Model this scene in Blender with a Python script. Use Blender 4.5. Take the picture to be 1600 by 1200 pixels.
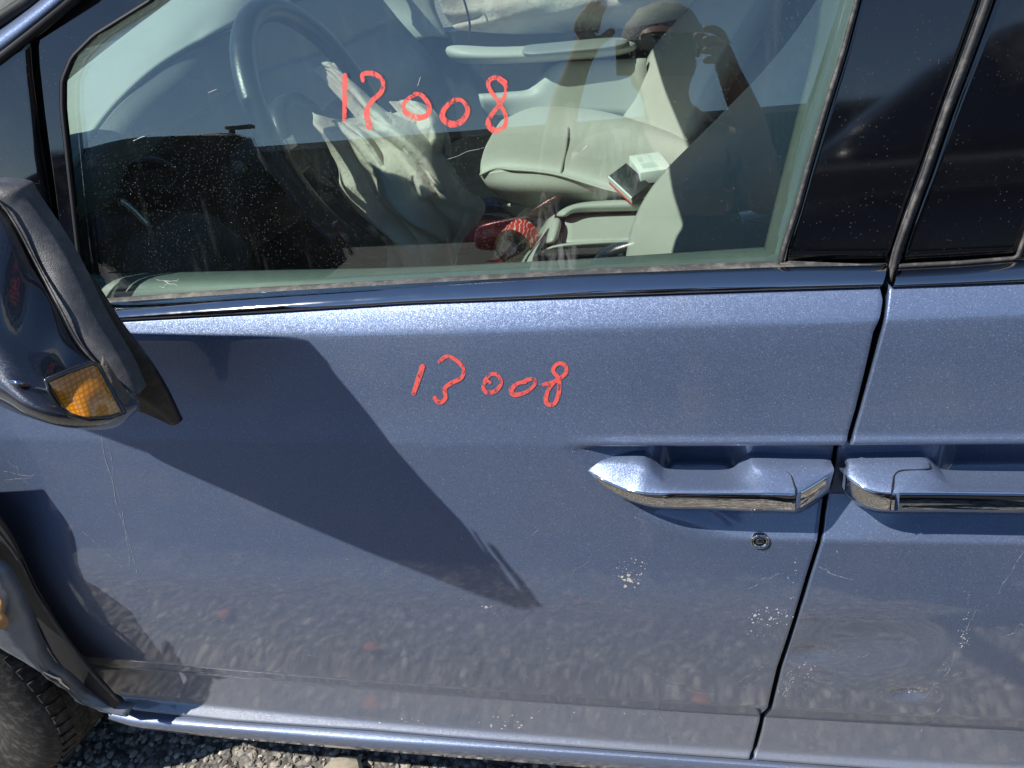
import bpy, math, random
import numpy as np
R = math.radians
rnd = random.Random(7)
nrs = np.random.RandomState(5)
sc = bpy.context.scene
for o in list(bpy.data.objects): bpy.data.objects.remove(o)

# ------------------------------------------------------------------ camera
FPX, CH, CD = 1200.0, 1.47, 0.678
_p = R(34)
e1 = np.array([6550, -139, -1200.0]); e1 /= np.linalg.norm(e1)
dn = np.array([0, math.cos(_p), math.sin(_p)]); dn[0] = -(e1[1]*dn[1]+e1[2]*dn[2])/e1[0]; dn /= np.linalg.norm(dn)
e2 = np.cross(e1, dn)
RM = np.array([e1, e2, -dn])            # columns: camera right, camera down, camera forward in world axes
CAM = np.array([0, -CD, CH])
cd = bpy.data.cameras.new('camera'); cam = bpy.data.objects.new('camera', cd); sc.collection.objects.link(cam)
from mathutils import Matrix, Vector
rt, dw, fw = RM[:, 0], RM[:, 1], RM[:, 2]
m = Matrix(((rt[0], -dw[0], -fw[0], CAM[0]), (rt[1], -dw[1], -fw[1], CAM[1]), (rt[2], -dw[2], -fw[2], CAM[2]), (0, 0, 0, 1)))
cam.matrix_world = m
cd.sensor_width = 36; cd.lens = 36*FPX/1600; cd.clip_start = 0.01; cd.clip_end = 2000
sc.camera = cam

# ------------------------------------------------------------------ light
SUN = np.array([1.55, 1.0, -2.3]); SUN /= np.linalg.norm(SUN)      # travel direction of the sunlight
w = bpy.data.worlds.new('World'); sc.world = w; w.use_nodes = True
nt = w.node_tree; nt.nodes.clear()
sky = nt.nodes.new('ShaderNodeTexSky'); sky.sky_type = 'NISHITA'; sky.sun_disc = False
sky.sun_elevation = math.asin(-SUN[2]); sky.sun_rotation = math.atan2(-SUN[0], -SUN[1])
sky.air_density = 1.0; sky.dust_density = 0.05; sky.ozone_density = 3.5; sky.altitude = 900
bg = nt.nodes.new('ShaderNodeBackground'); bg.inputs[1].default_value = 0.105
wo = nt.nodes.new('ShaderNodeOutputWorld')
nt.links.new(sky.outputs[0], bg.inputs[0]); nt.links.new(bg.outputs[0], wo.inputs[0])
sl = bpy.data.lights.new('sun', 'SUN'); sl.energy = 5.0; sl.angle = R(0.55); sl.color = (1, .95, .87)
so = bpy.data.objects.new('sun', sl); sc.collection.objects.link(so)
so.rotation_euler = Vector(SUN).to_track_quat('-Z', 'Y').to_euler(); so.location = (-3, -2, 6)
sc.view_settings.view_transform = 'Standard'; sc.view_settings.look = 'None'
sc.view_settings.exposure = 0.55; sc.view_settings.gamma = 1
sc.cycles.max_bounces = 10; sc.cycles.transparent_max_bounces = 24; sc.cycles.glossy_bounces = 5
sc.cycles.caustics_reflective = False; sc.cycles.caustics_refractive = False
sc.cycles.use_denoising = True
sc.cycles.sample_clamp_indirect = 6

# ------------------------------------------------------------------ geometry helpers
def ray(px, py): return RM @ np.array([(px-800)/FPX, (py-600)/FPX, 1.0])
def P(px, py, y):
    d = ray(px, py); return CAM + d*((y-CAM[1])/d[1])
def PZ(px, py, z):
    d = ray(px, py); return CAM + d*((z-CAM[2])/d[2])
def hit(px, py, surf, off=0.0):
    y = 0.02
    for _ in range(60):
        q = P(px, py, y); yn = surf(q[0], q[2])+off; y = y+(yn-y)*0.6
    return P(px, py, y)

def tag(o, label=None, cat=None, group=None, kind=None):
    if label: o['label'] = label
    if cat: o['category'] = cat
    if group: o['group'] = group
    if kind: o['kind'] = kind
    return o
def link(name, me, mat=None, parent=None, smooth=True):
    o = bpy.data.objects.new(name, me); sc.collection.objects.link(o)
    if mat is not None: me.materials.append(mat)
    if smooth: me.polygons.foreach_set('use_smooth', [True]*len(me.polygons))
    if parent is not None:
        o.parent = parent
        if parent.type == 'EMPTY': o.matrix_parent_inverse = Matrix.Translation(-parent.location)
    return o
def mesh(name, v, f, mat=None, parent=None, smooth=True):
    me = bpy.data.meshes.new(name); me.from_pydata([tuple(map(float, q)) for q in v], [], [tuple(map(int, q)) for q in f]); me.update()
    return link(name, me, mat, parent, smooth)
def gridfaces(nr, nc, closed_c=False):
    f = []
    for i in range(nr-1):
        for j in range(nc-1 + (1 if closed_c else 0)):
            k = (j+1) % nc
            f.append((i*nc+j, i*nc+k, (i+1)*nc+k, (i+1)*nc+j))
    return f
def gridmesh(name, G, mat, parent=None, flip=False, thick=0.0, smooth=True, closed_c=False):
    G = np.asarray(G); nr, nc = G.shape[:2]
    f = gridfaces(nr, nc, closed_c)
    if flip: f = [q[::-1] for q in f]
    o = mesh(name, G.reshape(-1, 3), f, mat, parent, smooth)
    if thick: solid(o, thick)
    return o
def solid(o, t, off=-1):
    s = o.modifiers.new('solid', 'SOLIDIFY'); s.thickness = t; s.offset = off; return s
def cr(pts, n):
    """Catmull-Rom resample of k points to n."""
    pts = np.asarray(pts, float); k = len(pts)
    if k == 2:
        t = np.linspace(0, 1, n)[:, None]; return pts[0]*(1-t)+pts[1]*t
    ext = np.vstack([2*pts[0]-pts[1], pts, 2*pts[-1]-pts[-2]])
    u = np.linspace(0, k-1, n); i = np.clip(u.astype(int), 0, k-2); t = (u-i)[:, None]
    p0, p1, p2, p3 = ext[i], ext[i+1], ext[i+2], ext[i+3]
    return 0.5*((2*p1)+(-p0+p2)*t+(2*p0-5*p1+4*p2-p3)*t**2+(-p0+3*p1-3*p2+p3)*t**3)
def lin(pts, n):
    """resample polyline to n points evenly by length."""
    pts = np.asarray(pts, float); d = np.r_[0, np.cumsum(np.linalg.norm(np.diff(pts, axis=0), axis=1))]
    s = np.linspace(0, d[-1], n); return np.stack([np.interp(s, d, pts[:, k]) for k in range(pts.shape[1])], 1)
def patch(name, rows, mat, parent=None, nu=24, nv=24, thick=0.004, flip=False, disp=None, off=-1, sm=True):
    """smooth surface through rows of 3-D points; rows may have different lengths"""
    rr = [cr(r, nu) for r in rows]
    cols = [cr([r[j] for r in rr], nv) for j in range(nu)]
    G = np.array(cols).transpose(1, 0, 2)
    if disp is not None: G = disp(G)
    o = gridmesh(name, G, mat, parent, flip, 0, sm)
    if thick: solid(o, thick, off)
    return o
def PP(rows): return [[P(*q) for q in r] for r in rows]
def tube(name, pts, rad, mat, parent=None, n=10, res=None, closed=False):
    pts = np.asarray(pts, float)
    if res: pts = cr(pts, res)
    k = len(pts); rads = np.full(k, rad) if np.isscalar(rad) else np.interp(np.linspace(0, 1, k), np.linspace(0, 1, len(rad)), rad)
    V = []; t = np.gradient(pts, axis=0)
    if closed:
        t = np.roll(pts, -1, 0)-np.roll(pts, 1, 0)
    t /= np.linalg.norm(t, axis=1)[:, None]
    up = np.array([0, 0, 1.0]) if abs(t[0][2]) < .9 else np.array([0, 1.0, 0])
    nrm = np.cross(t[0], up); nrm /= np.linalg.norm(nrm)
    for i in range(k):
        nrm = nrm-t[i]*nrm.dot(t[i]); nrm /= np.linalg.norm(nrm); b = np.cross(t[i], nrm)
        for a in range(n):
            c = 2*math.pi*a/n; V.append(pts[i]+rads[i]*(math.cos(c)*nrm+math.sin(c)*b))
    f = gridfaces(k, n, True)
    if closed:
        f += [((k-1)*n+j, (k-1)*n+(j+1) % n, (j+1) % n, j) for j in range(n)]
    else:
        f += [tuple(range(n-1, -1, -1)), tuple((k-1)*n+j for j in range(n))]
    return mesh(name, V, f, mat, parent)
def box(name, c, s, mat, parent=None, rot=None, bev=0.0, seg=2):
    v = np.array([[x, y, z] for x in (-.5, .5) for y in (-.5, .5) for z in (-.5, .5)])*np.array(s)
    if rot is not None: v = v @ np.array(rot).T
    v = v+np.array(c)
    f = [(0, 1, 3, 2), (4, 6, 7, 5), (0, 4, 5, 1), (2, 3, 7, 6), (0, 2, 6, 4), (1, 5, 7, 3)]
    o = mesh(name, v, f, mat, parent, smooth=bev > 0)
    if bev:
        b = o.modifiers.new('bev', 'BEVEL'); b.width = bev; b.segments = seg; b.limit_method = 'NONE'
    return o
def loftbox(name, rings, mat, parent=None, sub=2, smooth=True):
    """rings of 4+ points lofted and capped, subdivided for round edges"""
    n = len(rings[0]); V = [q for r in rings for q in r]; f = gridfaces(len(rings), n, True)
    f += [tuple(range(n-1, -1, -1)), tuple((len(rings)-1)*n+j for j in range(n))]
    o = mesh(name, V, f, mat, parent, smooth)
    if sub:
        s = o.modifiers.new('sub', 'SUBSURF'); s.levels = s.render_levels = sub
    return o
def empty(name, loc=(0, 0, 0)):
    o = bpy.data.objects.new(name, None); sc.collection.objects.link(o); o.location = loc; return o
def lathe(name, prof, mat, parent=None, n=40, M=None):
    """prof: (r, h) list around z, transformed by 4x4 numpy M"""
    V = []
    for r, h in prof:
        for a in range(n):
            c = 2*math.pi*a/n; V.append((r*math.cos(c), r*math.sin(c), h))
    V = np.array(V)
    if M is not None: V = V @ M[:3, :3].T+M[:3, 3]
    return mesh(name, V, gridfaces(len(prof), n, True), mat, parent)
def frame(axis, c):
    z = np.array(axis, float); z /= np.linalg.norm(z)
    x = np.cross([0, 0, 1.0] if abs(z[2]) < .95 else [0, 1.0, 0], z); x /= np.linalg.norm(x); y = np.cross(z, x)
    M = np.eye(4); M[:3, 0], M[:3, 1], M[:3, 2], M[:3, 3] = x, y, z, c; return M

# ------------------------------------------------------------------ materials
class NB:
    def __init__(s, name):
        s.m = bpy.data.materials.new(name); s.m.use_nodes = True; s.t = s.m.node_tree; s.t.nodes.clear()
        s.out = s.n('ShaderNodeOutputMaterial')
    def n(s, typ, **k):
        o = s.t.nodes.new(typ)
        for a, b in k.items(): setattr(o, a, b)
        return o
    def l(s, a, b): s.t.links.new(a, b)
    def val(s, sock, v):
        if hasattr(v, 'is_output'): s.l(v, sock)
        else: sock.default_value = v
    def coord(s): return s.n('ShaderNodeTexCoord').outputs['Object']
    def noise(s, sc_, det=4, rough=.55, vec=None, out='Fac'):
        q = s.n('ShaderNodeTexNoise'); q.inputs['Scale'].default_value = sc_; q.inputs['Detail'].default_value = det
        q.inputs['Roughness'].default_value = rough; s.l(vec if vec is not None else s.coord(), q.inputs['Vector']); return q.outputs[out]
    def vor(s, sc_, feat='F1', vec=None, out='Distance'):
        q = s.n('ShaderNodeTexVoronoi', feature=feat); q.inputs['Scale'].default_value = sc_
        s.l(vec if vec is not None else s.coord(), q.inputs['Vector']); return q.outputs[out]
    def ramp(s, fac, stops):
        q = s.n('ShaderNodeValToRGB'); e = q.color_ramp.elements
        while len(e) < len(stops): e.new(.5)
        for x, (p_, c) in zip(e, stops):
            x.position = p_; x.color = (c, c, c, 1) if np.isscalar(c) else (*c, 1)
        s.l(fac, q.inputs[0]); return q.outputs[0]
    def math(s, op, a, b=0.0, c=None):
        q = s.n('ShaderNodeMath', operation=op); s.val(q.inputs[0], a); s.val(q.inputs[1], b)
        if c is not None: s.val(q.inputs[2], c)
        return q.outputs[0]
    def mix(s, fac, a, b):
        q = s.n('ShaderNodeMix', data_type='RGBA'); s.val(q.inputs[0], fac)
        for i, v in ((6, a), (7, b)):
            if hasattr(v, 'is_output'): s.l(v, q.inputs[i])
            else: q.inputs[i].default_value = (*v, 1)
        return q.outputs[2]
    def bump(s, h, st=.3, d=.01, nrm=None):
        q = s.n('ShaderNodeBump'); q.inputs['Strength'].default_value = st; q.inputs['Distance'].default_value = d
        s.l(h, q.inputs['Height'])
        if nrm is not None: s.l(nrm, q.inputs['Normal'])
        return q.outputs[0]
    def bsdf(s, col=None, rough=.5, metal=0.0, **k):
        q = s.n('ShaderNodeBsdfPrincipled')
        if col is not None:
            if hasattr(col, 'is_output'): s.l(col, q.inputs['Base Color'])
            else: q.inputs['Base Color'].default_value = (*col, 1)
        s.val(q.inputs['Roughness'], rough); s.val(q.inputs['Metallic'], metal)
        for a, b in k.items(): s.val(q.inputs[a.replace('_', ' ')], b)
        return q
    def fin(s, sh):
        s.l(sh.outputs[0] if not hasattr(sh, 'is_output') else sh, s.out.inputs[0]); return s.m

def simple(name, col, rough=.5, metal=0.0, var=.15, sc_=30, bumps=None, dust=0.0, **k):
    b = NB(name); n = b.noise(sc_, 5)
    c = b.mix(n, tuple(np.array(col)*(1-var)), tuple(np.minimum(1, np.array(col)*(1+var))))
    if dust:
        dn_ = b.ramp(b.noise(60, 8, .7), [(.48, 0.0), (.72, dust)])
        c = b.mix(dn_, c, (.33, .30, .27))
    kk = dict(k)
    if bumps: kk['Normal'] = b.bump(b.noise(bumps[0], 3), bumps[1], bumps[2])
    rg = b.math('MULTIPLY_ADD', n, .12, rough-.06)
    return b.fin(b.bsdf(c, rg, metal, **kk))

def paint_mat(dirty=1.0):
    b = NB('blue_metallic_paint'); co = b.coord()
    fl = b.vor(1500, vec=co, out='Color'); fl2 = b.vor(1250, vec=co, out='Color')
    v = b.n('ShaderNodeVectorMath', operation='SUBTRACT'); b.l(fl, v.inputs[0]); v.inputs[1].default_value = (.5, .5, .5)
    sc1 = b.n('ShaderNodeVectorMath', operation='SCALE'); b.l(v.outputs[0], sc1.inputs[0]); sc1.inputs['Scale'].default_value = .26
    g = b.n('ShaderNodeNewGeometry')
    ad = b.n('ShaderNodeVectorMath', operation='ADD'); b.l(g.outputs['Normal'], ad.inputs[0]); b.l(sc1.outputs[0], ad.inputs[1])
    nm = b.n('ShaderNodeVectorMath', operation='NORMALIZE'); b.l(ad.outputs[0], nm.inputs[0])
    sep = b.n('ShaderNodeSeparateColor'); b.l(fl2, sep.inputs[0])
    spark = b.ramp(sep.outputs[0], [(.95, 0.0), (1.0, .8)])
    mot = b.noise(6, 6, .6, vec=co)
    base = b.mix(mot, (.128, .176, .292), (.146, .195, .315))
    base = b.mix(spark, base, (.34, .41, .58))
    dustn = b.ramp(b.noise(9, 9, .68, vec=co), [(.50, 0.0), (.80, .22)])
    base = b.mix(dustn, base, (.30, .30, .30))
    sx_ = b.n('ShaderNodeSeparateXYZ'); b.l(co, sx_.inputs[0])
    mr = b.n('ShaderNodeMapRange'); b.l(sx_.outputs[2], mr.inputs[0]); mr.inputs[1].default_value = .72; mr.inputs[2].default_value = .36; mr.inputs[3].default_value = 0.0; mr.inputs[4].default_value = 1.0
    road_dust = b.math('MULTIPLY', mr.outputs[0], b.math('MULTIPLY_ADD', b.noise(3.5, 8, .65, vec=co), .50, .27))
    road_dust = b.math('MULTIPLY', road_dust, dirty)
    base = b.mix(road_dust, base, (.205, .195, .180))
    cr_ = b.math('MULTIPLY_ADD', b.noise(7, 6, .6, vec=co), .05, .042)
    wav = b.bump(b.noise(8, 2, .4, vec=co), .03, .002)
    return b.fin(b.bsdf(base, .45, b.math('MULTIPLY_ADD', road_dust, -.45, .5), Coat_Weight=1.0, Coat_Roughness=cr_, Coat_IOR=1.68, Normal=nm.outputs[0], Coat_Normal=wav))

def glass_mat(name, tint, f0=.075, dustamt=.10):
    b = NB(name); co = b.coord()
    g = b.n('ShaderNodeNewGeometry')
    dt = b.n('ShaderNodeVectorMath', operation='DOT_PRODUCT'); b.l(g.outputs['Incoming'], dt.inputs[0]); b.l(g.outputs['Normal'], dt.inputs[1])
    c = b.math('ABSOLUTE', dt.outputs['Value']); c1 = b.math('SUBTRACT', 1.0, c); p5 = b.math('POWER', c1, 5.0)
    F = b.math('MULTIPLY_ADD', p5, 1-f0, f0)
    tr = b.n('ShaderNodeBsdfTransparent'); tr.inputs[0].default_value = (*tint, 1)
    gl = b.n('ShaderNodeBsdfGlossy'); gl.inputs['Roughness'].default_value = .004
    m1 = b.n('ShaderNodeMixShader'); b.l(F, m1.inputs[0]); b.l(tr.outputs[0], m1.inputs[1]); b.l(gl.outputs[0], m1.inputs[2])
    sp = b.vor(260, vec=co); spm = b.ramp(sp, [(.05, 1.0), (.20, 0.0)])
    thin = b.ramp(b.noise(22, 4, vec=co), [(.36, 0.0), (.62, 1.0)])
    spk = b.math('MULTIPLY', b.math('MULTIPLY', spm, thin), .18)
    film = b.math('MULTIPLY', b.ramp(b.noise(5, 8, .7, vec=co), [(.35, .25), (.75, 1.0)]), dustamt*.10)
    mp = b.n('ShaderNodeMapping'); b.l(co, mp.inputs[0]); mp.inputs['Scale'].default_value = (75, 20, 5)
    stre = b.math('MULTIPLY', b.ramp(b.noise(1.0, 6, .6, vec=mp.outputs[0]), [(.60, 0.0), (.74, 1.0)]), dustamt*.45)
    dmask = b.math('MAXIMUM', spk, b.math('ADD', film, stre))
    df = b.n('ShaderNodeBsdfDiffuse'); df.inputs[0].default_value = (.55, .55, .53, 1)
    m2 = b.n('ShaderNodeMixShader'); b.l(dmask, m2.inputs[0]); b.l(m1.outputs[0], m2.inputs[1]); b.l(df.outputs[0], m2.inputs[2])
    return b.fin(m2)

def black_gloss(name, dusty=.5):
    b = NB(name); co = b.coord()
    sp = b.ramp(b.vor(230, vec=co), [(.05, 1.0), (.15, 0.0)])
    thin = b.ramp(b.noise(20, 4, vec=co), [(.42, 0.0), (.62, 1.0)])
    mk = b.math('MULTIPLY', b.math('MULTIPLY', sp, thin), dusty)
    mp = b.n('ShaderNodeMapping'); b.l(co, mp.inputs[0]); mp.inputs['Scale'].default_value = (8, 8, 60)
    sm = b.math('MULTIPLY', b.ramp(b.noise(1.5, 8, .7, vec=co), [(.50, 0.0), (.75, .07)]), 1.0)
    c = b.mix(b.math('MAXIMUM', mk, sm), (.0035, .004, .006), (.45, .43, .40))
    return b.fin(b.bsdf(c, b.math('MULTIPLY_ADD', mk, .5, .05), 0.0, Specular_IOR_Level=.85, Normal=b.bump(b.noise(9, 2, vec=co), .05, .002)))

M = {}
M['paint'] = paint_mat(); M['sillpaint'] = paint_mat(.25); M['sillpaint'].name = 'clean_blue_paint'
M['glass'] = glass_mat('green_tinted_glass', (.835, .92, .885), .098, .06)
M['wind'] = glass_mat('windscreen_glass', (.93, .97, .95), .04, .05)
M['gloss'] = black_gloss('black_gloss_trim', .22)
M['rubber'] = simple('grey_rubber', (.048, .046, .046), .55, 0, .35, 90, (300, .3, .001), .5)
M['seal'] = simple('black_rubber', (.008, .008, .009), .6, 0, .3, 60)
M['blackpl'] = simple('black_plastic', (.014, .014, .016), .42, 0, .3, 80, (420, .25, .001), .10)
M['texpl'] = simple('textured_black_plastic', (.048, .050, .056), .45, 0, .4, 200, (900, .5, .0008), .20)
M['chrome'] = simple('chrome', (.62, .62, .63), .04, 1.0, .05, 20)
M['dchrome'] = simple('dark_chrome', (.30, .32, .36), .05, 1.0, .1, 30)
M['red'] = simple('red_plastic', (.80, .09, .07), .45, 0, .08, 120)
def faded(name, col, sc_, lo, hi, amax=1.0, rough=.6, col2=None):
    b = NB(name); co = b.coord(); mp = b.n('ShaderNodeMapping'); b.l(co, mp.inputs[0]); mp.inputs['Rotation'].default_value = (.3, .8, .2); mp.inputs['Scale'].default_value = (1, 1, .55)
    a = b.math('MULTIPLY', b.ramp(b.noise(sc_, 5, .65, vec=mp.outputs[0]), [(lo, 0.0), (hi, 1.0)]), amax)
    c = b.mix(b.noise(sc_*.5, 4), col, col2 or tuple(np.array(col)*.85))
    t = b.n('ShaderNodeBsdfTransparent'); p_ = b.bsdf(c, rough); mx = b.n('ShaderNodeMixShader')
    b.l(a, mx.inputs[0]); b.l(t.outputs[0], mx.inputs[1]); b.l(p_.outputs[0], mx.inputs[2]); return b.fin(mx)
M['marker'] = faded('red_paint_marker', (.88, .105, .08), 260, .34, .50, .96, .5, (.78, .14, .12))
M['amber'] = None
M['dirt'] = faded('dirt_spots', (.62, .58, .52), 300, .30, .46, 1.0)
M['chip'] = faded('bare_chip', (.74, .75, .77), 300, .32, .50, .95)
M['primer'] = simple('orange_primer', (.55, .27, .10), .7, 0, .35, 60)
M['tyre'] = simple('tyre_rubber', (.010, .0095, .009), .75, 0, .5, 25, (120, .4, .002), .25)
M['sheet'] = simple('scuffed_bare_fender', (.20, .22, .25), .45, .35, .35, 25, (40, .15, .004), .2)

# ------------------------------------------------------------------ body profile
rows_t = [(455, 62), (466, 52), (474, 42), (490, 37), (510, 33), (521, 11), (560, 7.5), (620, 6.5), (650, 9), (685, 11), (694, 10), (702, 4), (760, 4), (880, 4), (920, 2.5),
          (960, -3), (1050, -6), (1088, -5), (1092, -25), (1103, -25), (1107, 5), (1150, 6), (1156, 10), (1160, 52), (1170, 52), (1185, 52)]
zg = np.arange(.18, 1.22, .0005)
def build_profile():
    zr = np.array([P(900, r, 0.0)[2] for r, _ in rows_t]); tl = np.array([t for _, t in rows_t], float)
    for it in range(12):
        o = np.argsort(zr); tt = np.interp(zg, zr[o], tl[o])
        k = np.hanning(11); k /= k.sum(); tt = np.convolve(np.pad(tt, 5, 'edge'), k, 'valid')
        y = np.cumsum(np.tan(np.radians(tt)))*.0005
        y -= np.interp(.88, zg, y)
        zr = .5*zr+.5*np.array([P(900, r, np.interp(z, zg, y))[2] for (r, _), z in zip(rows_t, zr)])
    return y, zr
yg, zrow = build_profile()
ROWZ = {r: z for (r, _), z in zip(rows_t, zrow)}
def sb(x, z):
    return np.interp(z, zg, yg)+.020*(np.asarray(x)-.25)**2
ss = lambda a, b, x: (lambda t: t*t*(3-2*t))(np.clip((x-a)/(b-a), 0, 1))
ZT = hit(1150, 696, sb)[2]; ZB = hit(1150, 846, sb)[2]
XL = [hit(872, 697, sb)[0], hit(985, 800, sb)[0], hit(1085, 846, sb)[0]]
CUP = [(hit(1030, 730, sb)[0], hit(1150, 730, sb)[0]), (hit(1490, 730, sb)[0], hit(1700, 730, sb)[0])]
def scoop(x, z):
    v = (ZT-z)/(ZT-ZB)
    g = ss(0.0, .05, v)*(1-ss(.0, 1, (np.clip(v, .60, .97)-.60)/.37)*1.0)
    g = ss(0.0, .055, v)*np.where(v < .62, 1.0, np.clip((.98-v)/.36, 0, 1))
    xl = np.interp(v, [0, .7, 1], XL)
    a = ss(0, .085, x-xl)
    d = .025*a*g
    d = d-.0026*a*np.exp(-((v+.035)/.035)**2)
    zc = (ss(.03, .10, v)*(1-ss(.42, .62, v)))
    for (c0, c1) in CUP:
        d = d+.022*zc*ss(c0-.012, c0+.022, x)*(1-ss(c1-.012, c1+.022, x))
    return d
def dents(x, z):
    """pushed-in ripples low on the sliding door"""
    d = 0
    for (px, py, rx, rz, a) in [(1330, 1010, .085, .055, .0068), (1420, 1085, .022, .012, .0055), (1270, 1025, .025, .016, .0034)]:
        c = DC[(px, py)]
        d = d+a*np.exp(-((x-c[0])/rx)**2-((z-c[2])/rz)**2)
    return d
DC = {k: hit(*k, sb) for k in [(1330, 1010), (1420, 1085), (1270, 1025)]}
def sfull(x, z): return sb(x, z)+scoop(x, z)+dents(x, z)*(np.asarray(x) > XGAP(z))
# gap between the doors
gapL = [(1375, 447), (1380, 470), (1376, 495), (1365, 520), (1353, 575), (1337, 640), (1323, 688), (1312, 712), (1308, 735), (1299, 779), (1288, 811), (1281, 834), (1260, 900), (1245, 950), (1214, 1045), (1187, 1128), (1182, 1147), (1176, 1172), (1171, 1185)]
gapR = [(1390, 447), (1388, 470), (1385, 495), (1379, 520), (1364, 575), (1346, 640), (1332, 688), (1320, 712), (1315, 735), (1307, 779), (1296, 811), (1289, 834), (1268, 900), (1252, 952), (1222, 1045), (1194, 1128), (1190, 1147), (1183, 1172), (1178, 1185)]
gl3 = np.array([hit(*q, sb) for q in gapL]); gr3 = np.array([hit(*q, sb) for q in gapR])
def edge(e): 
    o = np.argsort(e[:, 2]); zz, xx = e[o, 2], e[o, 0]
    def f(z): return np.interp(z, zz, xx)
    return f
XGL, XGR = edge(gl3), edge(gr3)
def XGAP(z): return .5*(XGL(z)+XGR(z))
fe = [(-260, 505), (-250, 600), (-200, 690), (-120, 770), (0, 856), (37, 929), (59, 980), (110, 1031), (158, 1075), (205, 1107), (213, 1112)]
XFE = edge(np.array([hit(*q, sb) for q in fe]))
# z range of painted panel
def zline(pts):
    q = np.array([hit(*a, sb) for a in pts]); o = np.argsort(q[:, 0]); return lambda x: np.interp(x, q[o, 0], q[o, 2])
ZTOP = zline([(-250, 532), (190, 501), (660, 471), (1000, 461), (1380, 448), (1600, 441), (1800, 436)])
ZBOT = zline([(205, 1109), (356, 1126), (577, 1141), (900, 1167), (1180, 1187), (1400, 1203), (1800, 1233)])
print('profile', {r: (round(float(z), 3), round(float(np.interp(z, zg, yg)), 4)) for r, z in ROWZ.items()})

def door_skin(name, xl, xr, parent, x_fixed_l=None, x_fixed_r=None):
    zl, zh = 0.20, 1.20
    # non-uniform z parameter 0..1
    nz = 330; nx = 230
    s = np.linspace(0, 1, nz)
    G = np.zeros((nz, nx+6, 3))
    u = np.linspace(0, 1, nx)
    for i in range(nz):
        z0 = .5
        # level line z(x): blend bottom and top lines
        def zz(x): return ZBOT(x)*(1-s[i])+ZTOP(x)*s[i]
        a = b = .0
        for _ in range(8):
            za, zb_ = zz(a), zz(b)
            a = x_fixed_l if x_fixed_l is not None else float(xl(za)); b = x_fixed_r if x_fixed_r is not None else float(xr(zb_))
        x = a+(b-a)*u; z = zz(x); y = sfull(x, z)
        row = np.stack([x, y, z], 1)
        L = [row[0]+np.array(q) for q in [(.0006, .016, 0), (.0, .003, 0), (.0003, .0008, 0)]]
        Rr = [row[-1]+np.array(q) for q in [(-.0003, .0008, 0), (.0, .003, 0), (-.0006, .016, 0)]]
        row[0, 0] += .0012; row[-1, 0] -= .0012
        G[i] = np.vstack([L, row, Rr])
    o = gridmesh(name, G, M['paint'], parent, flip=False)
    solid(o, .0012, -1)
    return o

# ------------------------------------------------------------------ glass plane and upper body
ZB0 = 1.115; YG0 = float(sb(0, 1.095))+.012
def gs(x, z):                                   # side window surface
    t = np.asarray(z)-ZB0
    return YG0+t*math.tan(R(10.6))+.062*t*t+.020*(np.asarray(x)-.25)**2
def us(x, z): return gs(x, z)-.007              # flush outer surface of frames and pillars
def fillpoly(name, pxs, surf, off, mat, parent, thick=.003, n=None, smooth=True, grid=14):
    """4-sided region given as (left edge, right edge) pixel polylines, laid on a surface"""
    L, Rr = lin(pxs[0], grid), lin(pxs[1], grid)
    G = np.zeros((grid, grid, 3))
    for i in range(grid):
        for j in range(grid):
            t = j/(grid-1); q = L[i]*(1-t)+Rr[i]*t
            G[grid-1-i, j] = hit(q[0], q[1], surf, off)
    return gridmesh(name, G, mat, parent, False, thick, smooth)
def ribbon(name, pts, w, surf, off, mat, parent, n=40, thick=.0004, smoothcurve=True):
    """a band w pixels wide (number or list) following a pixel polyline on a surface"""
    q = cr(pts, n) if smoothcurve else lin(pts, n)
    t = np.gradient(q, axis=0); t /= np.linalg.norm(t, axis=1)[:, None]+1e-9; nn = np.stack([-t[:, 1], t[:, 0]], 1)
    ww = np.full(n, w) if np.isscalar(w) else np.interp(np.linspace(0, 1, n), np.linspace(0, 1, len(w)), w)
    cols = []
    for k in (-.5, -.2, .2, .5):
        cols.append([hit(*(a+b*k*c), surf, off-(0.0 if abs(k) == .5 else thick*.6)) for a, b, c in zip(q, nn, ww)])
    G = np.array(cols)
    v = G.reshape(-1, 3); f = gridfaces(4, n)
    # orient outward
    a = np.cross(G[0, 1]-G[0, 0], G[1, 0]-G[0, 0])
    if a[1] > 0: f = [x[::-1] for x in f]
    return v, f
def ribbon_obj(name, *a, **k):
    mat, parent = a[4], a[5]
    v, f = ribbon(name, *a, **k); o = mesh(name, v, f, mat, parent)
    if k.get('thick', .0004): solid(o, max(.0003, k.get('thick', .0004)), -1)
    return o
def bar_along(name, pts, sect, surf, mat, parent, n=60):
    """sweep: pts = list of (px,py); sect = list of (dpy, off): cross-section given in pixel rows and outward offsets"""
    q = lin(pts, n); G = []
    for dpy, off in sect:
        G.append([hit(a[0], a[1]+dpy, surf, off) for a in q])
    return gridmesh(name, np.array(G)[::-1], mat, parent)

van = empty('minivan', (0, 0, 0))
tag(van, 'blue metallic minivan with 13008 in red on its dusty window and front door', 'minivan')
fd = door_skin('front_door', XFE, XGL, van); fd['label'] = 'blue front door with red 13008 and grey scuffs'
sd = door_skin('sliding_door', XGR, None, van, x_fixed_r=.86); sd['label'] = 'dented blue sliding door behind the front door'
# black rubber behind the gap
gm = [((a[0]+b[0])/2, (a[1]+b[1])/2) for a, b in zip(gapL, gapR)]
v = []; f = []
for q in gm:
    for dx, off in ((-30, .045), (30, .045)): v.append(hit(q[0]+dx, q[1], sb, off))
mesh('door_seal', v, gridfaces(len(gm), 2), M['seal'], van)

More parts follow.
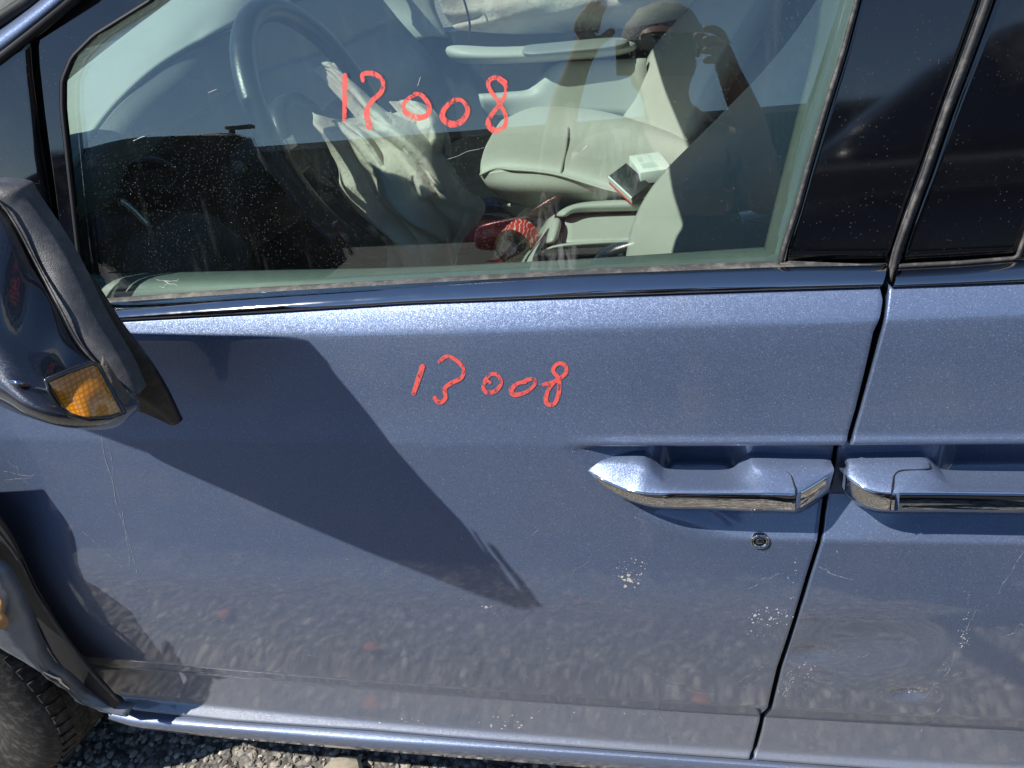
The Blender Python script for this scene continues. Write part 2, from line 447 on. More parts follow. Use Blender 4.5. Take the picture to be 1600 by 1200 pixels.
# belt moulding under the window: rubber wiper, chrome
belt_top = [(150, 467), (400, 449), (640, 436), (900, 421), (1120, 411), (1222, 407)]
def belt_rows(pts_top, pts_mid, pts_bot, n=70):
    return lin(pts_top, n), lin(pts_mid, n), lin(pts_bot, n)
def moulding(name, top, mid, bot, parent, matr, matc):
    n = 80
    t, m_, b_ = lin(top, n), lin(mid, n), lin(bot, n)
    G = []
    for k, (q, surf, off) in enumerate(((t, gs, .002), (t, gs, -.006), ((t*.45+m_*.55), gs, -.012), (m_, gs, -.0145))):
        G.append([hit(*a, surf, off) for a in q])
    wip = gridmesh(name+'_rubber', np.array(G)[::-1], matr, parent)
    topc = np.array([hit(*a, gs, -.0145) for a in m_]); botc = np.array([hit(*a, sb, -.001) for a in b_])
    G = []
    dirv = botc-topc
    nout = np.array([0, -1.0, .15])
    for s_, bul in ((-.03, -.002), (0, .0), (.08, .0026), (.25, .0050), (.5, .0072), (.75, .0072), (.92, .0052), (1.0, .0025), (1.02, -.004)):
        G.append(topc+dirv*s_+nout*bul)
    ch = gridmesh(name, np.array(G)[::-1], matc, parent)
    return ch, wip
M['beltchrome'] = simple('bright_belt_trim', (.42, .42, .43), .055, 1.0, .06, 40, dust=.06)
ch, wip = moulding('belt_moulding', [(110, 470), (400, 449), (640, 436), (900, 421), (1120, 411), (1222, 407)],
         [(110, 477), (400, 457), (640, 443), (900, 429), (1220, 417), (1385, 414)], [(110, 504), (400, 488), (640, 473), (900, 463), (1180, 453), (1374, 447)], van, M['rubber'], M['beltchrome'])
ch2, wip2 = moulding('belt_moulding', [(1402, 418), (1500, 413), (1596, 405), (1800, 388)],
         [(1400, 421), (1500, 416), (1600, 408), (1800, 393)], [(1392, 447), (1500, 443), (1600, 439), (1800, 430)], van, M['rubber'], M['beltchrome'])
for o in (wip, wip2): o.name = 'window_wiper_seal'

# window glass of the front door (closed slab), with the written number
Lg = [(232, -120), (232, 0), (142, 56), (108, 90), (93, 126), (93, 170), (104, 270), (118, 395), (135, 476)]
Rg = [(1372, -120), (1338, -2), (1316, 80), (1290, 165), (1262, 260), (1243, 330), (1225, 385), (1222, 400), (1218, 416)]
g = []
for a, b in zip(lin(Lg, 30), lin(Rg, 30)):
    g.append([hit(*(np.array(a)*(1-t)+np.array(b)*t), gs, 0) for t in np.linspace(0, 1, 40)])
g = np.array(g)[::-1]
win = gridmesh('side_window', g, M['glass'], van); solid(win, .004, -1)
win['label'] = 'dusty green tinted side window with 13008 written in red'

def number(strokes, surf, off, parent, name='red_number'):
    V = []; F = []
    for pts, w_ in strokes:
        v, f = ribbon('s', pts, w_, surf, off, None, None, n=46, thick=0.0); k = len(V); V += list(v); F += [tuple(i+k for i in q) for q in f]
        for q, ww in ((pts[0], w_ if np.isscalar(w_) else w_[0]), (pts[-1], w_ if np.isscalar(w_) else w_[-1])):
            k = len(V); V.append(hit(*q, surf, off-.0001))
            for a in range(12):
                V.append(hit(q[0]+ww*.5*math.cos(a*math.pi/6), q[1]+ww*.5*math.sin(a*math.pi/6), surf, off-.0001))
            F += [(k, k+1+(a+1) % 12, k+1+a) for a in range(12)]
    o = mesh(name, V, F, M['marker'], parent, False); o['label'] = 'hand-written red number 13008'
    return o
number([([(539, 118), (539, 150), (538, 187)], [8, 8.5, 6]),
        ([(567, 126), (567, 116), (583, 115), (597, 125), (596, 143), (581, 158), (573, 174), (577, 198)], [6, 7, 8, 7, 7.5, 8, 8.5, 10.5]),
        ([(652, 147), (638, 154), (630, 166), (635, 176), (652, 184), (668, 179), (670, 164), (659, 149), (648, 146)], [5, 6, 7, 9, 10, 8, 7.5, 7, 5]),
        ([(707, 160), (713, 157), (703, 161), (693, 173), (692, 185), (705, 194), (722, 189), (731, 172), (722, 157), (709, 156)], [4, 6, 7, 8, 9, 11, 9, 7.5, 6, 6]),
        ([(779, 124), (790, 134), (790, 147), (780, 164), (767, 181), (763, 194), (773, 204), (788, 198), (790, 180), (778, 158), (764, 137), (765, 125), (777, 121), (790, 128)], [6, 6.5, 6.5, 6.5, 7, 9, 10, 7.5, 6, 6, 6.5, 7, 7, 6])], gs, -.0005, win)
number([([(660, 573), (653, 594), (646, 615)], [8.5, 8, 6.5]),
        ([(687, 565), (697, 557), (712, 562), (724, 576), (721, 590), (706, 598), (695, 607), (696, 622), (687, 629), (679, 622)], [6, 6, 6, 5.5, 6.5, 7, 6.5, 6.5, 7, 7]),
        ([(766, 598), (760, 595), (755, 604), (760, 613), (774, 611), (783, 598), (777, 586), (766, 585), (757, 595)], [4, 4.5, 5.5, 6.5, 7, 5.5, 5.5, 6, 5]),
        ([(821, 597), (809, 599), (799, 609), (804, 617), (823, 612), (836, 600), (833, 592), (820, 595)], [5.5, 6, 8, 7.5, 5.5, 5, 6, 6]),
        ([(849, 601), (867, 596), (884, 583), (883, 571), (872, 568), (864, 579), (873, 592), (873, 614), (866, 631), (855, 631), (853, 621), (858, 607), (869, 594)], [6, 6.5, 6, 6, 6, 6, 6.5, 7, 6, 7, 7, 6, 5])], sb, -.0007, fd)

# black gloss pillar covers
pil = fillpoly('pillar_cover', [[(1372, -120), (1344, 0), (1322, 84), (1296, 168), (1268, 262), (1249, 332), (1231, 388), (1226, 412)],
                         [(1566, -120), (1530, 0), (1500, 84), (1470, 168), (1438, 262), (1412, 332), (1395, 388), (1387, 410)]], us, 0, M['gloss'], van, .004, grid=24)
# trims round it
def strip(name, pts, w_, mat, parent, off, n=40, surf=us, th=.004):
    o = ribbon_obj(name, pts, w_, surf, off, mat, parent, n=n, thick=th, smoothcurve=False); return o
strip('window_run_seal', [(1372, -120), (1339, 0), (1317, 82), (1291, 165), (1263, 260), (1244, 330), (1226, 385), (1219, 414)], 9, M['rubber'], van, -.003)
strip('window_run_seal', [(1219, 413), (1300, 417), (1386, 415)], 8, M['rubber'], van, -.0035)
# front edge seal of the sliding door
strip('pillar_edge_seal', [(1580, -120), (1543, 0), (1512, 85), (1480, 170), (1447, 268), (1421, 338), (1402, 392), (1391, 440)], [15, 14, 13, 12, 10], M['rubber'], van, -.005, th=.008)
sp = fillpoly('sliding_door_window', [[(1590, -120), (1553, 0), (1522, 85), (1490, 170), (1457, 268), (1431, 338), (1414, 392), (1407, 413)],
                             [(1900, -120), (1860, 0), (1800, 84), (1750, 168), (1700, 262), (1660, 332), (1640, 380), (1625, 400)]], us, 0, M['gloss'], van, .004, grid=24)
strip('window_run_seal', [(1403, 416), (1500, 411), (1585, 404), (1594, 398)], 8, M['rubber'], van, -.0035)
strip('window_run_seal', [(1590, 402), (1600, 375), (1625, 300), (1660, 200)], 9, M['rubber'], van, -.0035)
# front window frame (black gloss), its inner seal and the shadow gap ahead of it
fr_o = [(180, -100), (161, 0), (60, 64), (62, 100), (71, 180), (86, 290), (99, 394), (126, 430), (150, 470)]
fr_i = [(290, -100), (232, 0), (142, 56), (108, 90), (93, 126), (93, 170), (104, 270), (118, 395), (137, 470)]
fillpoly('window_frame', [fr_o, fr_i], us, -.002, M['gloss'], van, .012, grid=60)
strip('window_run_seal', [(300, -100), (236, 0), (146, 56), (112, 90), (97, 126), (97, 170), (108, 270), (122, 395), (140, 470)], 7, M['seal'], van, -.004, n=70)
# front pillar, quarter window and windscreen edge ahead of the door
fillpoly('door_gap_seal', [[(110, -100), (120, 0), (34, 66), (46, 170), (66, 290), (84, 400), (100, 470)], [(190, -100), (165, 0), (66, 64), (76, 180), (92, 290), (108, 394), (120, 470)]], us, .018, M['seal'], van, .003, grid=30)
fillpoly('quarter_window', [[(-160, 150), (-160, 200), (-160, 300), (-160, 400), (-160, 520)], [(44, 56), (49, 120), (64, 230), (80, 330), (92, 430)]], us, .002, M['gloss'], van, .004, grid=20)
# painted A-pillar strip rising to the roof
def pil_pt(a, off): return hit(*a, us, off)
A1 = [(-220, 235), (-100, 155), (0, 88), (52, 46), (108, 0), (210, -90)]
A2 = [(-220, 182), (-100, 102), (0, 38), (40, 9), (56, -4), (150, -90)]
G = []
for s_, off in ((0, .012), (.04, .0), (.3, -.006), (.6, .002), (.95, .03), (1.02, .05)):
    G.append([hit(*(np.array(a)*(1-s_)+np.array(b)*s_), us, off) for a, b in zip(lin(A1, 30), lin(A2, 30))])
gridmesh('front_pillar', np.array(G), M['paint'], van)
gg = [hit(*q, us, .002) for q in lin([(-220, 238), (-100, 158), (2, 90), (54, 48), (112, 0), (212, -90)], 30)]
tube('pillar_trim', gg, .006, M['seal'], van)
gg = [hit(*q, us, .02) for q in lin([(-220, 176), (-100, 97), (0, 31), (44, 2), (150, -90)], 30)]
tube('windscreen_trim', gg, .007, M['seal'], van)

# ------------------------------------------------------------------ door handles
def handle(name, back, fu, bt, under, cap=None):
    n = 70; hnd = empty('x'); bpy.data.objects.remove(hnd)
    Y0 = -.001
    def W(rows): return np.array([P(a, b, c+Y0) for a, b, c in cr(rows, n)])
    B, Fr, Bo, U = W(back), W(fu), W(bt), W(under)
    mids = .5*(B+Fr)+np.array([0, -.0003, .0005])
    Fo = Fr+np.array([0, -.0012, -.001])
    G = np.array([B+np.array([0, .026, -.003]), B, .75*B+.25*Fr+np.array([0, -.0001, .0003]), mids, .25*B+.75*Fr+np.array([0, -.0003, .0006]), Fr, Fo, Bo+np.array([0, .0005, .0004]), Bo, .5*(Bo+U), U, U+np.array([0, .024, 0])])
    o = gridmesh(name, G[::-1], M['paint'], van)
    return o, Fr, Bo
h1, Fr, Bo = handle('door_handle',
    [(917, 728, .012), (926, 722, .010), (960, 719, .008), (1000, 719, .006), (1014, 728, .0), (1030, 745, -.008), (1046, 753, -.012), (1100, 755, -.013), (1140, 754, -.012), (1156, 746, -.006), (1170, 729, .004), (1182, 723, .006), (1240, 724, .007), (1285, 724, .008), (1300, 725, .010)],
    [(914, 731, .008), (922, 736, .002), (945, 749, -.010), (975, 762, -.02), (998, 767, -.026), (1020, 769, -.028), (1046, 769, -.029), (1100, 769, -.029), (1140, 769, -.029), (1170, 769, -.029), (1200, 769, -.029), (1230, 770, -.028), (1247, 768, -.026), (1275, 752, -.012), (1303, 733, .002)],
    [(915, 734, .009), (924, 742, .003), (945, 760, -.008), (975, 777, -.016), (998, 785, -.022), (1020, 790, -.025), (1046, 792, -.026), (1100, 793, -.026), (1140, 795, -.026), (1170, 796, -.026), (1200, 796, -.026), (1230, 797, -.026), (1246, 796, -.024), (1270, 783, -.012), (1296, 764, .004)],
    [(917, 735, .014), (928, 746, .010), (950, 766, .008), (980, 783, .008), (1002, 791, .008), (1022, 796, .008), (1048, 798, .008), (1100, 799, .008), (1140, 801, .008), (1170, 802, .008), (1200, 802, .008), (1230, 803, .008), (1248, 802, .008), (1272, 789, .010), (1297, 768, .014)])
h1['label'] = 'blue pull handle with chrome strip on the front door'
def chrome_strip(Fr, Bo, i0, i1, parent, name='chrome_strip', mat=None):
    nrm = np.array([0, -1.0, 0])
    a, b = Fr[i0:i1], Bo[i0:i1]; G = []
    for s_, bul in ((0.0, -.002), (.02, .0018), (.15, .0026), (.5, .0030), (.85, .0026), (.98, .0016), (1.0, -.002)):
        G.append(a*(1-s_)+b*s_+nrm*bul)
    return gridmesh(name, np.array(G)[::-1], mat or M['chrome'], parent)
chrome_strip(Fr, Bo, 7, 59, h1); chrome_strip(Fr, Bo, 60, 68, h1)
def groove(pts, parent, r=.0007):
    tube('cap_seam', [P(a, b, c) for a, b, c in cr(pts, 40)], r, M['seal'], parent, 6)
groove([(1180, 727, .0045), (1182, 732, .0005), (1192, 735, -.002), (1222, 736, -.0035), (1235, 742, -.008), (1240, 755, -.0195), (1243, 769, -.0295), (1243, 795, -.028)], h1)
h2, Fr2, Bo2 = handle('door_handle',
    [(1322, 727, .012), (1330, 722, .009), (1370, 721, .008), (1420, 721, .007), (1448, 722, .006), (1462, 734, .0), (1476, 749, -.008), (1492, 756, -.012), (1560, 758, -.013), (1640, 759, -.013), (1750, 760, -.013)],
    [(1318, 738, .004), (1326, 745, -.006), (1350, 760, -.020), (1372, 767, -.026), (1400, 769, -.029), (1420, 769, -.029), (1440, 769, -.029), (1470, 769, -.029), (1540, 770, -.029), (1640, 771, -.029), (1750, 772, -.029)],
    [(1316, 760, .006), (1324, 772, -.004), (1344, 787, -.016), (1368, 795, -.022), (1398, 797, -.026), (1420, 797, -.026), (1440, 797, -.026), (1470, 797, -.026), (1540, 798, -.026), (1640, 799, -.026), (1750, 800, -.026)],
    [(1317, 764, .014), (1326, 778, .01), (1346, 793, .008), (1370, 801, .008), (1398, 803, .008), (1420, 803, .008), (1440, 803, .008), (1470, 803, .008), (1540, 804, .008), (1640, 805, .008), (1750, 806, .008)])
h2['label'] = 'blue pull handle with chrome strip on the sliding door'
chrome_strip(Fr2, Bo2, 3, 28, h2, mat=M['chrome']); chrome_strip(Fr2, Bo2, 29, 70, h2, mat=M['dchrome'])
groove([(1452, 724, .003), (1452, 732, -.003), (1430, 734, -.0045), (1408, 735, -.0055), (1398, 742, -.010), (1395, 755, -.022), (1393, 769, -.0305), (1391, 797, -.030)], h2)
# key lock
kc = hit(1187, 845, sfull, 0); Mk = frame((0, -1, .08), kc)
lk = lathe('key_lock', [(.0, .0012), (.0072, .0012), (.0076, .0028), (.0092, .0032), (.0108, .0022), (.0112, -.002)], M['chrome'], van, 40, Mk)
lathe('lock_face', [(0, .0016), (.0066, .0016), (.0066, .0)], M['seal'], lk, 30, Mk)
lathe('key_barrel', [(0, .0022), (.0042, .0022), (.0047, .0016)], M['dchrome'], lk, 24, Mk)
box('key_slot', kc+np.array([0, -.0023, 0]), (.0055, .0010, .0012), M['seal'], lk)

# ------------------------------------------------------------------ sill under the doors
sx = [(170, 1102), (209, 1114), (356, 1128), (577, 1143), (900, 1169), (1180, 1189), (1400, 1205), (1800, 1235)]
sf = [(170, 1118), (211, 1128), (356, 1139), (577, 1157), (900, 1177), (1180, 1197), (1400, 1213), (1800, 1243)]
sbm = [(170, 1124), (211, 1138), (356, 1154), (577, 1173), (900, 1198), (1180, 1220), (1400, 1237), (1800, 1268)]
a = np.array([hit(*q, sb, .004) for q in lin(sx, 90)]); b = np.array([hit(*q, sb, .001) for q in lin(sf, 90)])
yb = b[:, 1].copy()
c = np.array([P(q[0], q[1], yb[i]+.006) for i, q in enumerate(lin(sbm, 90))])
G = [a+np.array([0, .03, -.004]), a+np.array([0, .0, -.003]), a*.3+b*.7+np.array([0, -.0005, .001]), b, b+np.array([0, -.002, -.003]), .5*(b+c)+np.array([0, -.003, 0]), c+np.array([0, -.001, .002]), c+np.array([0, .004, -.003]), c+np.array([0, .08, -.01])]
gridmesh('side_sill', np.array(G)[::-1], M['sillpaint'], van)

# ------------------------------------------------------------------ bent front fender with torn edge, inner liner, wheel
wv = .055
def FP(px, py, w_): return P(px, py, -w_)
fe_edge = [(-420, 720, .010), (-260, 780, .026), (-120, 825, .044), (0, 897, .05), (22, 932, .048), (42, 980, .045), (63, 1031, .04), (78, 1053, .034), (97, 1062, .028), (128, 1090, .012), (165, 1105, .004), (203, 1113, -.002)]
fe_bot = [(-420, 780, .06), (-300, 850, .065), (-150, 920, .065), (-20, 1000, .062), (0, 1013, .06), (22, 1026, .055), (45, 1039, .05), (68, 1052, .042), (93, 1066, .032), (124, 1094, .016), (160, 1110, .006), (200, 1117, 0)]
G = []
E_, B_ = [np.array([FP(*q) for q in lin(r, 70)]) for r in (fe_edge, fe_bot)]
for s_ in np.linspace(0, 1, 12):
    bul = math.sin(math.pi*s_)*.006
    G.append(E_*(1-s_)+B_*s_+np.array([0, -bul, 0])+nrs.normal(0, .0006, (70, 3)))
G = [E_+np.array([.004, .016, .004]), E_+np.array([.0015, .004, .002])]+G+[B_+np.array([0, .012, .002])]
fen = gridmesh('front_fender', np.array(G)[::-1], M['sheet'], van); solid(fen, .0012, -1); fen['label'] = 'bent front fender corner with chipped paint'
# paint chip with orange primer
pp = [(0, 936), (6, 946), (3, 955), (12, 966), (14, 977), (6, 982), (0, 984), (-14, 980), (-20, 960), (-12, 940)]
wq = lambda q: FP(q[0], q[1], .0665)
cx = wq((-3, 962)); V = [cx]+[wq(q) for q in pp]
chip = mesh('primer_chip', V, [(0, (i+1) % 10+1, i+1) for i in range(10)], M['primer'], fen); solid(chip, .0008, 0)
tube('torn_edge', [FP(*q) for q in [(55, 1043, .047), (80, 1056, .039), (92, 1060, .033), (96, 1066, .032), (110, 1078, .024)]], [.0012, .002, .0034, .0028, .0012], M['chrome'], fen, 7, 26)
# inner black liner
ln = [[(-120, 700, .03), (0, 805, .02), (60, 920, .01), (110, 1000, .0), (190, 1096, .0)], [(-160, 760, -.01), (-20, 860, -.02), (40, 960, -.02), (90, 1040, -.01), (180, 1106, .0)], [(-200, 860, -.07), (-40, 940, -.08), (20, 1010, -.07), (80, 1070, -.05), (175, 1116, -.01)]]
patch('wheel_arch_liner', [[FP(*q) for q in r] for r in ln], M['seal'], van, 30, 14, .002)
for k, r in enumerate([[(-60, 765, .026), (20, 860, .02), (60, 935, .014), (130, 1035, .008), (185, 1095, .004)], [(-40, 850, .0), (45, 960, -.004), (95, 1040, -.004), (170, 1102, .0)]]):
    tube('liner_seam', [FP(*q) for q in r], .0022, M['texpl'], van, 6, 30)
wc = np.array([-1.405, .135, .335]); wheel = empty('w'); bpy.data.objects.remove(wheel)
Mw = frame((-.16, -1, 0.02), wc)
prof = [(.20, .085), (.215, .098), (.245, .108), (.285, .108), (.315, .098), (.332, .084), (.338, .07)]
prof += [(.340, .055), (.333, .053), (.333, .046), (.341, .044), (.342, .02), (.334, .018), (.334, .010), (.342, .008), (.342, -.02), (.334, -.022), (.334, -.03), (.341, -.032), (.338, -.07), (.33, -.085), (.29, -.105), (.2, -.09)]
whl = lathe('front_wheel', prof, M['tyre'], van, 120, Mw)
V = []; F = []
for i in range(64):
    for (h0, h1_, sk) in ((.084, .056, .05), (.043, .021, .04), (-.033, -.07, -.05)):
        a0 = 2*math.pi*i/64; 
        for j, (da, dr) in enumerate(((0, 0), (.06, 0))): pass
        k = len(V)
        for h in (h0, h1_):
            for da in (0, .058):
                for r in (.334, .342 if abs(h) < .08 else .338):
                    c_ = a0+da+sk*(h-h0)/.03*.3
                    V.append(np.array([r*math.cos(c_), r*math.sin(c_), h]) @ Mw[:3, :3].T+Mw[:3, 3])
        F += [tuple(k+t for t in q) for q in ((0, 1, 3, 2), (4, 6, 7, 5), (1, 5, 7, 3), (0, 4, 5, 1), (2, 3, 7, 6))]
o = mesh('tread_block', V, F, M['tyre'], whl, False); o['kind'] = 'stuff'
lathe('wheel_rim', [(0, .06), (.05, .062), (.06, .05), (.17, .05), (.19, .085), (.205, .09), (.205, -.08)], simple('dull_alloy', (.35, .35, .35), .35, .9), whl, 60, Mw)

# ------------------------------------------------------------------ folded door mirror
r0 = [(-330, 330, .085), (-240, 305, .097), (-150, 298, .100), (-60, 297, .100), (-10, 318, .099), (20, 352, .104), (54, 413, .116), (90, 485, .138), (126, 548, .150), (170, 588, .156), (205, 612, .158)]
r1 = [(-400, 350, .09), (-330, 345, .115), (-250, 350, .135), (-160, 370, .145), (-80, 410, .155), (-20, 455, .168), (30, 510, .170), (70, 550, .172), (112, 585, .170), (165, 606, .168), (212, 618, .162)]
r2 = [(-470, 380, .09), (-400, 400, .14), (-280, 410, .175), (-190, 450, .19), (-105, 500, .195), (-45, 540, .198), (8, 570, .202), (52, 596, .202), (105, 618, .197), (170, 628, .182), (217, 626, .167)]
r3 = [(-470, 430, .08), (-400, 450, .13), (-280, 475, .165), (-195, 530, .18), (-115, 570, .185), (-55, 600, .194), (0, 620, .212), (48, 640, .224), (110, 654, .216), (178, 652, .190), (219, 634, .168)]
r4 = [(-450, 440, .05), (-390, 450, .08), (-270, 475, .10), (-190, 525, .09), (-112, 575, .082), (-55, 605, .105), (0, 634, .14), (48, 651, .185), (108, 667, .188), (176, 668, .160), (216, 642, .140)]
r5 = [(-400, 430, .02), (-250, 500, .06), (-170, 540, .07), (-100, 570, .07), (-50, 590, .07), (0, 600, .07), (48, 612, .07), (108, 625, .07), (170, 632, .068), (212, 634, .07)]
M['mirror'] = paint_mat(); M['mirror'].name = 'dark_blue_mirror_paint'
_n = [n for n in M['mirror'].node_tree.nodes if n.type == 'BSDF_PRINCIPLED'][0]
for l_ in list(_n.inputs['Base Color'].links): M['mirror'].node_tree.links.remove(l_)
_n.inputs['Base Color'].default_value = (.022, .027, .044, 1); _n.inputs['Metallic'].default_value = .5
mir = patch('door_mirror', [[FP(*q) for q in r] for r in (r0, r1, r2, r3, r4, r5)], M['mirror'], van, 60, 60, .002, True)
mir['label'] = 'dark folded door mirror with amber turn signal'
# bezel strip
b0 = [(-330, 322, .06), (-240, 292, .075), (-150, 286, .080), (-40, 285, .083), (29, 290, .086), (47, 313, .089), (104, 399, .106), (154, 499, .132), (194, 567, .150), (217, 616, .160)]
b1 = [(-330, 328, .086), (-240, 300, .099), (-150, 292, .102), (-60, 290, .102), (-6, 312, .101), (24, 350, .106), (56, 410, .118), (94, 482, .141), (130, 545, .153), (196, 610, .162)]
E_, B_ = [np.array([FP(*q) for q in cr(r, 60)]) for r in (b0, b1)]
G = [E_+np.array([0, .014, 0]), E_+np.array([0, .004, 0]), E_, E_*.96+B_*.04+np.array([0, -.002, .001]), .5*(E_+B_)+np.array([0, -.003, .002]), E_*.06+B_*.94+np.array([0, -.003, .001]), B_+np.array([0, -.0015, 0]), B_+np.array([-.004, .004, -.004]), B_+np.array([-.022, .014, -.024])]
gridmesh('mirror_bezel', np.array(G)[::-1], M['texpl'], mir)
# light catching lip on the seam
tube('bezel_lip', [FP(a, b, c+.004) for a, b, c in b1], .0011, M['rubber'], mir, 6, 60)
# dislodged mirror backing plate
p0 = [(60, 330, .066), (104, 395, .064), (143, 442, .060), (186, 507, .055), (229, 564, .049), (258, 610, .041), (282, 660, .030)]
p1 = [(-60, 350, .086), (0, 440, .084), (46, 505, .080), (92, 570, .072), (160, 622, .060), (226, 646, .046), (268, 665, .032)]
E_, B_ = [np.array([FP(*q) for q in cr(r, 50)]) for r in (p0, p1)]
o = gridmesh('mirror_backing_plate', np.array([E_+np.array([0, .006, 0]), E_, .5*(E_+B_)+np.array([0, -.002, 0]), B_, B_+np.array([0, .006, 0])])[::-1], M['blackpl'], mir); solid(o, .002, -1)
loftbox('mounting_clip', [[FP(*q) for q in r] for r in ([(228, 640, .046), (240, 634, .046), (240, 634, .034), (228, 640, .034)], [(233, 652, .044), (254, 650, .042), (254, 650, .032), (233, 652, .032)])], M['blackpl'], mir, 1)
# foot of the mirror, unseen behind the housing, added to fill out its shadow
loftbox('mirror_shadow_foot', [[hit(a, b, sb, .0)-np.array([0, w_, 0]) for a, b, w_ in r] for r in ([(60, 430, .0), (150, 470, .0), (232, 600, .0), (150, 640, .0)], [(60, 430, .03), (150, 480, .03), (220, 600, .03), (150, 636, .03)], [(40, 430, .09), (130, 500, .085), (180, 600, .085), (110, 625, .09)])], M['blackpl'], mir, 1)
# turn signal
b = NB('amber_lens'); co = b.coord()
br = b.n('ShaderNodeTexBrick'); br.offset = 0; br.inputs['Scale'].default_value = 170; br.inputs['Mortar Size'].default_value = .10
br.inputs['Brick Width'].default_value = .6; br.inputs['Row Height'].default_value = .6
mp = b.n('ShaderNodeMapping'); b.l(co, mp.inputs[0]); mp.inputs['Rotation'].default_value = (R(90), R(25), 0)
b.l(mp.outputs[0], br.inputs[0]); br.inputs['Color1'].default_value = (.95, .40, .02, 1); br.inputs['Color2'].default_value = (.92, .36, .018, 1); br.inputs['Mortar'].default_value = (.66, .22, .008, 1)
_am = b.bsdf(br.outputs[0], .25, 0, Coat_Weight=1.0, Coat_Roughness=.06, Subsurface_Weight=.0, Normal=b.bump(br.outputs['Fac'], -.5, .0008))
_tl = b.n('ShaderNodeBsdfTranslucent'); b.l(br.outputs[0], _tl.inputs[0]); _mx = b.n('ShaderNodeMixShader'); _mx.inputs[0].default_value = .25
b.l(_am.outputs[0], _mx.inputs[1]); b.l(_tl.outputs[0], _mx.inputs[2]); M['amber'] = b.fin(_mx)
t0 = [(72, 595, .204), (106, 581, .187), (142, 568, .170), (153, 571, .166)]
t1 = [(80, 612, .206), (116, 600, .191), (152, 590, .175), (164, 592, .170)]
t2 = [(93, 633, .205), (130, 624, .197), (166, 618, .182), (178, 619, .177)]
t3 = [(110, 647, .205), (140, 654, .203), (172, 652, .191), (193, 645, .181)]
sig = patch('turn_signal', [[FP(a, b, c+.0115) for a, b, c in r] for r in (t0, t1, t2, t3)], M['amber'], mir, 20, 20, .005, True)
rim_ = [(72, 595, .203), (106, 581, .197), (145, 567, .183), (155, 571, .178), (166, 592, .176), (180, 618, .171), (194, 645, .157), (172, 653, .169), (140, 655, .185), (110, 648, .195), (92, 633, .204), (80, 612, .206)]
rim_ = t0+[t1[-1], t2[-1]]+t3[::-1]+[t2[0], t1[0]]
tube('signal_frame', [FP(a, b, c+.0105) for a, b, c in rim_], .0028, M['gloss'], mir, 8, None, True)
for q in [(30, 601, 36, .210), (38, 622, 34, .206), (60, 643, 26, .192)]:
    pts = [FP(q[0]-q[2]*.5, q[1]-q[2]*.18, q[3]+.002), FP(q[0], q[1]-2, q[3]+.0035), FP(q[0]+q[2]*.5, q[1]+q[2]*.1, q[3]-.002)]
    tube('housing_vent', pts, [.001, .0032, .001], M['dchrome'], mir, 8, 16)
gr = [[(160, 556, .160), (174, 576, .162), (190, 600, .163), (206, 622, .165)], [(157, 574, .166), (168, 594, .170), (182, 618, .176), (197, 640, .176)], ]
patch('dirty_housing_end', [[FP(a, b, c+.004) for a, b, c in r] for r in gr], simple('dirty_grey_plastic', (.13, .11, .09), .8, 0, .7, 140, (220, .7, .002)), mir, 16, 10, .002, True)

# ------------------------------------------------------------------ cabin
M['grey'] = simple('pale_grey_trim', (.41, .42, .385), .55, 0, .06, 60, (700, .25, .0006), .06)
M['dash'] = simple('grained_grey_dash', (.34, .36, .335), .6, 0, .07, 50, (500, .5, .001), .06)
M['dark'] = simple('dark_cabin_trim', (.030, .032, .036), .5, 0, .2, 60, (600, .3, .0006), .05)
M['leather'] = simple('pale_grey_leather', (.43, .425, .385), .48, 0, .06, 25, (330, .35, .0012), .05)
M['seam'] = simple('leather_seam', (.27, .26, .21), .7, 0, .2, 200)
M['carpet'] = simple('dark_carpet', (.028, .028, .030), .95, 0, .4, 150, (250, .6, .003))
M['liner'] = simple('headliner', (.55, .55, .52), .9, 0, .06, 60)
M['wheelpl'] = simple('black_leather', (.012, .014, .016), .34, 0, .2, 120, (420, .35, .0008), .05)
M['silver'] = simple('satin_silver', (.55, .56, .57), .28, .8, .05, 50)
def cloth_mat():
    b = NB('airbag_cloth'); n = b.noise(18, 5)
    c = b.mix(n, (.82, .77, .69), (.90, .86, .79))
    pk = b.ramp(b.noise(7, 3), [(.45, 0.0), (.66, .75)])
    c = b.mix(pk, c, (.60, .44, .38))
    p_ = b.bsdf(c, .75, 0, Normal=b.bump(b.noise(16, 9, .7), .8, .016))
    tr = b.n('ShaderNodeBsdfTranslucent'); b.l(c, tr.inputs[0])
    mx = b.n('ShaderNodeMixShader'); mx.inputs[0].default_value = .45; b.l(p_.outputs[0], mx.inputs[1]); b.l(tr.outputs[0], mx.inputs[2])
    return b.fin(mx)
M['cloth'] = cloth_mat()
def XP(rows): return [[P(*q) for q in r] for r in rows]
def XZ(rows): return [[PZ(*q) for q in r] for r in rows]
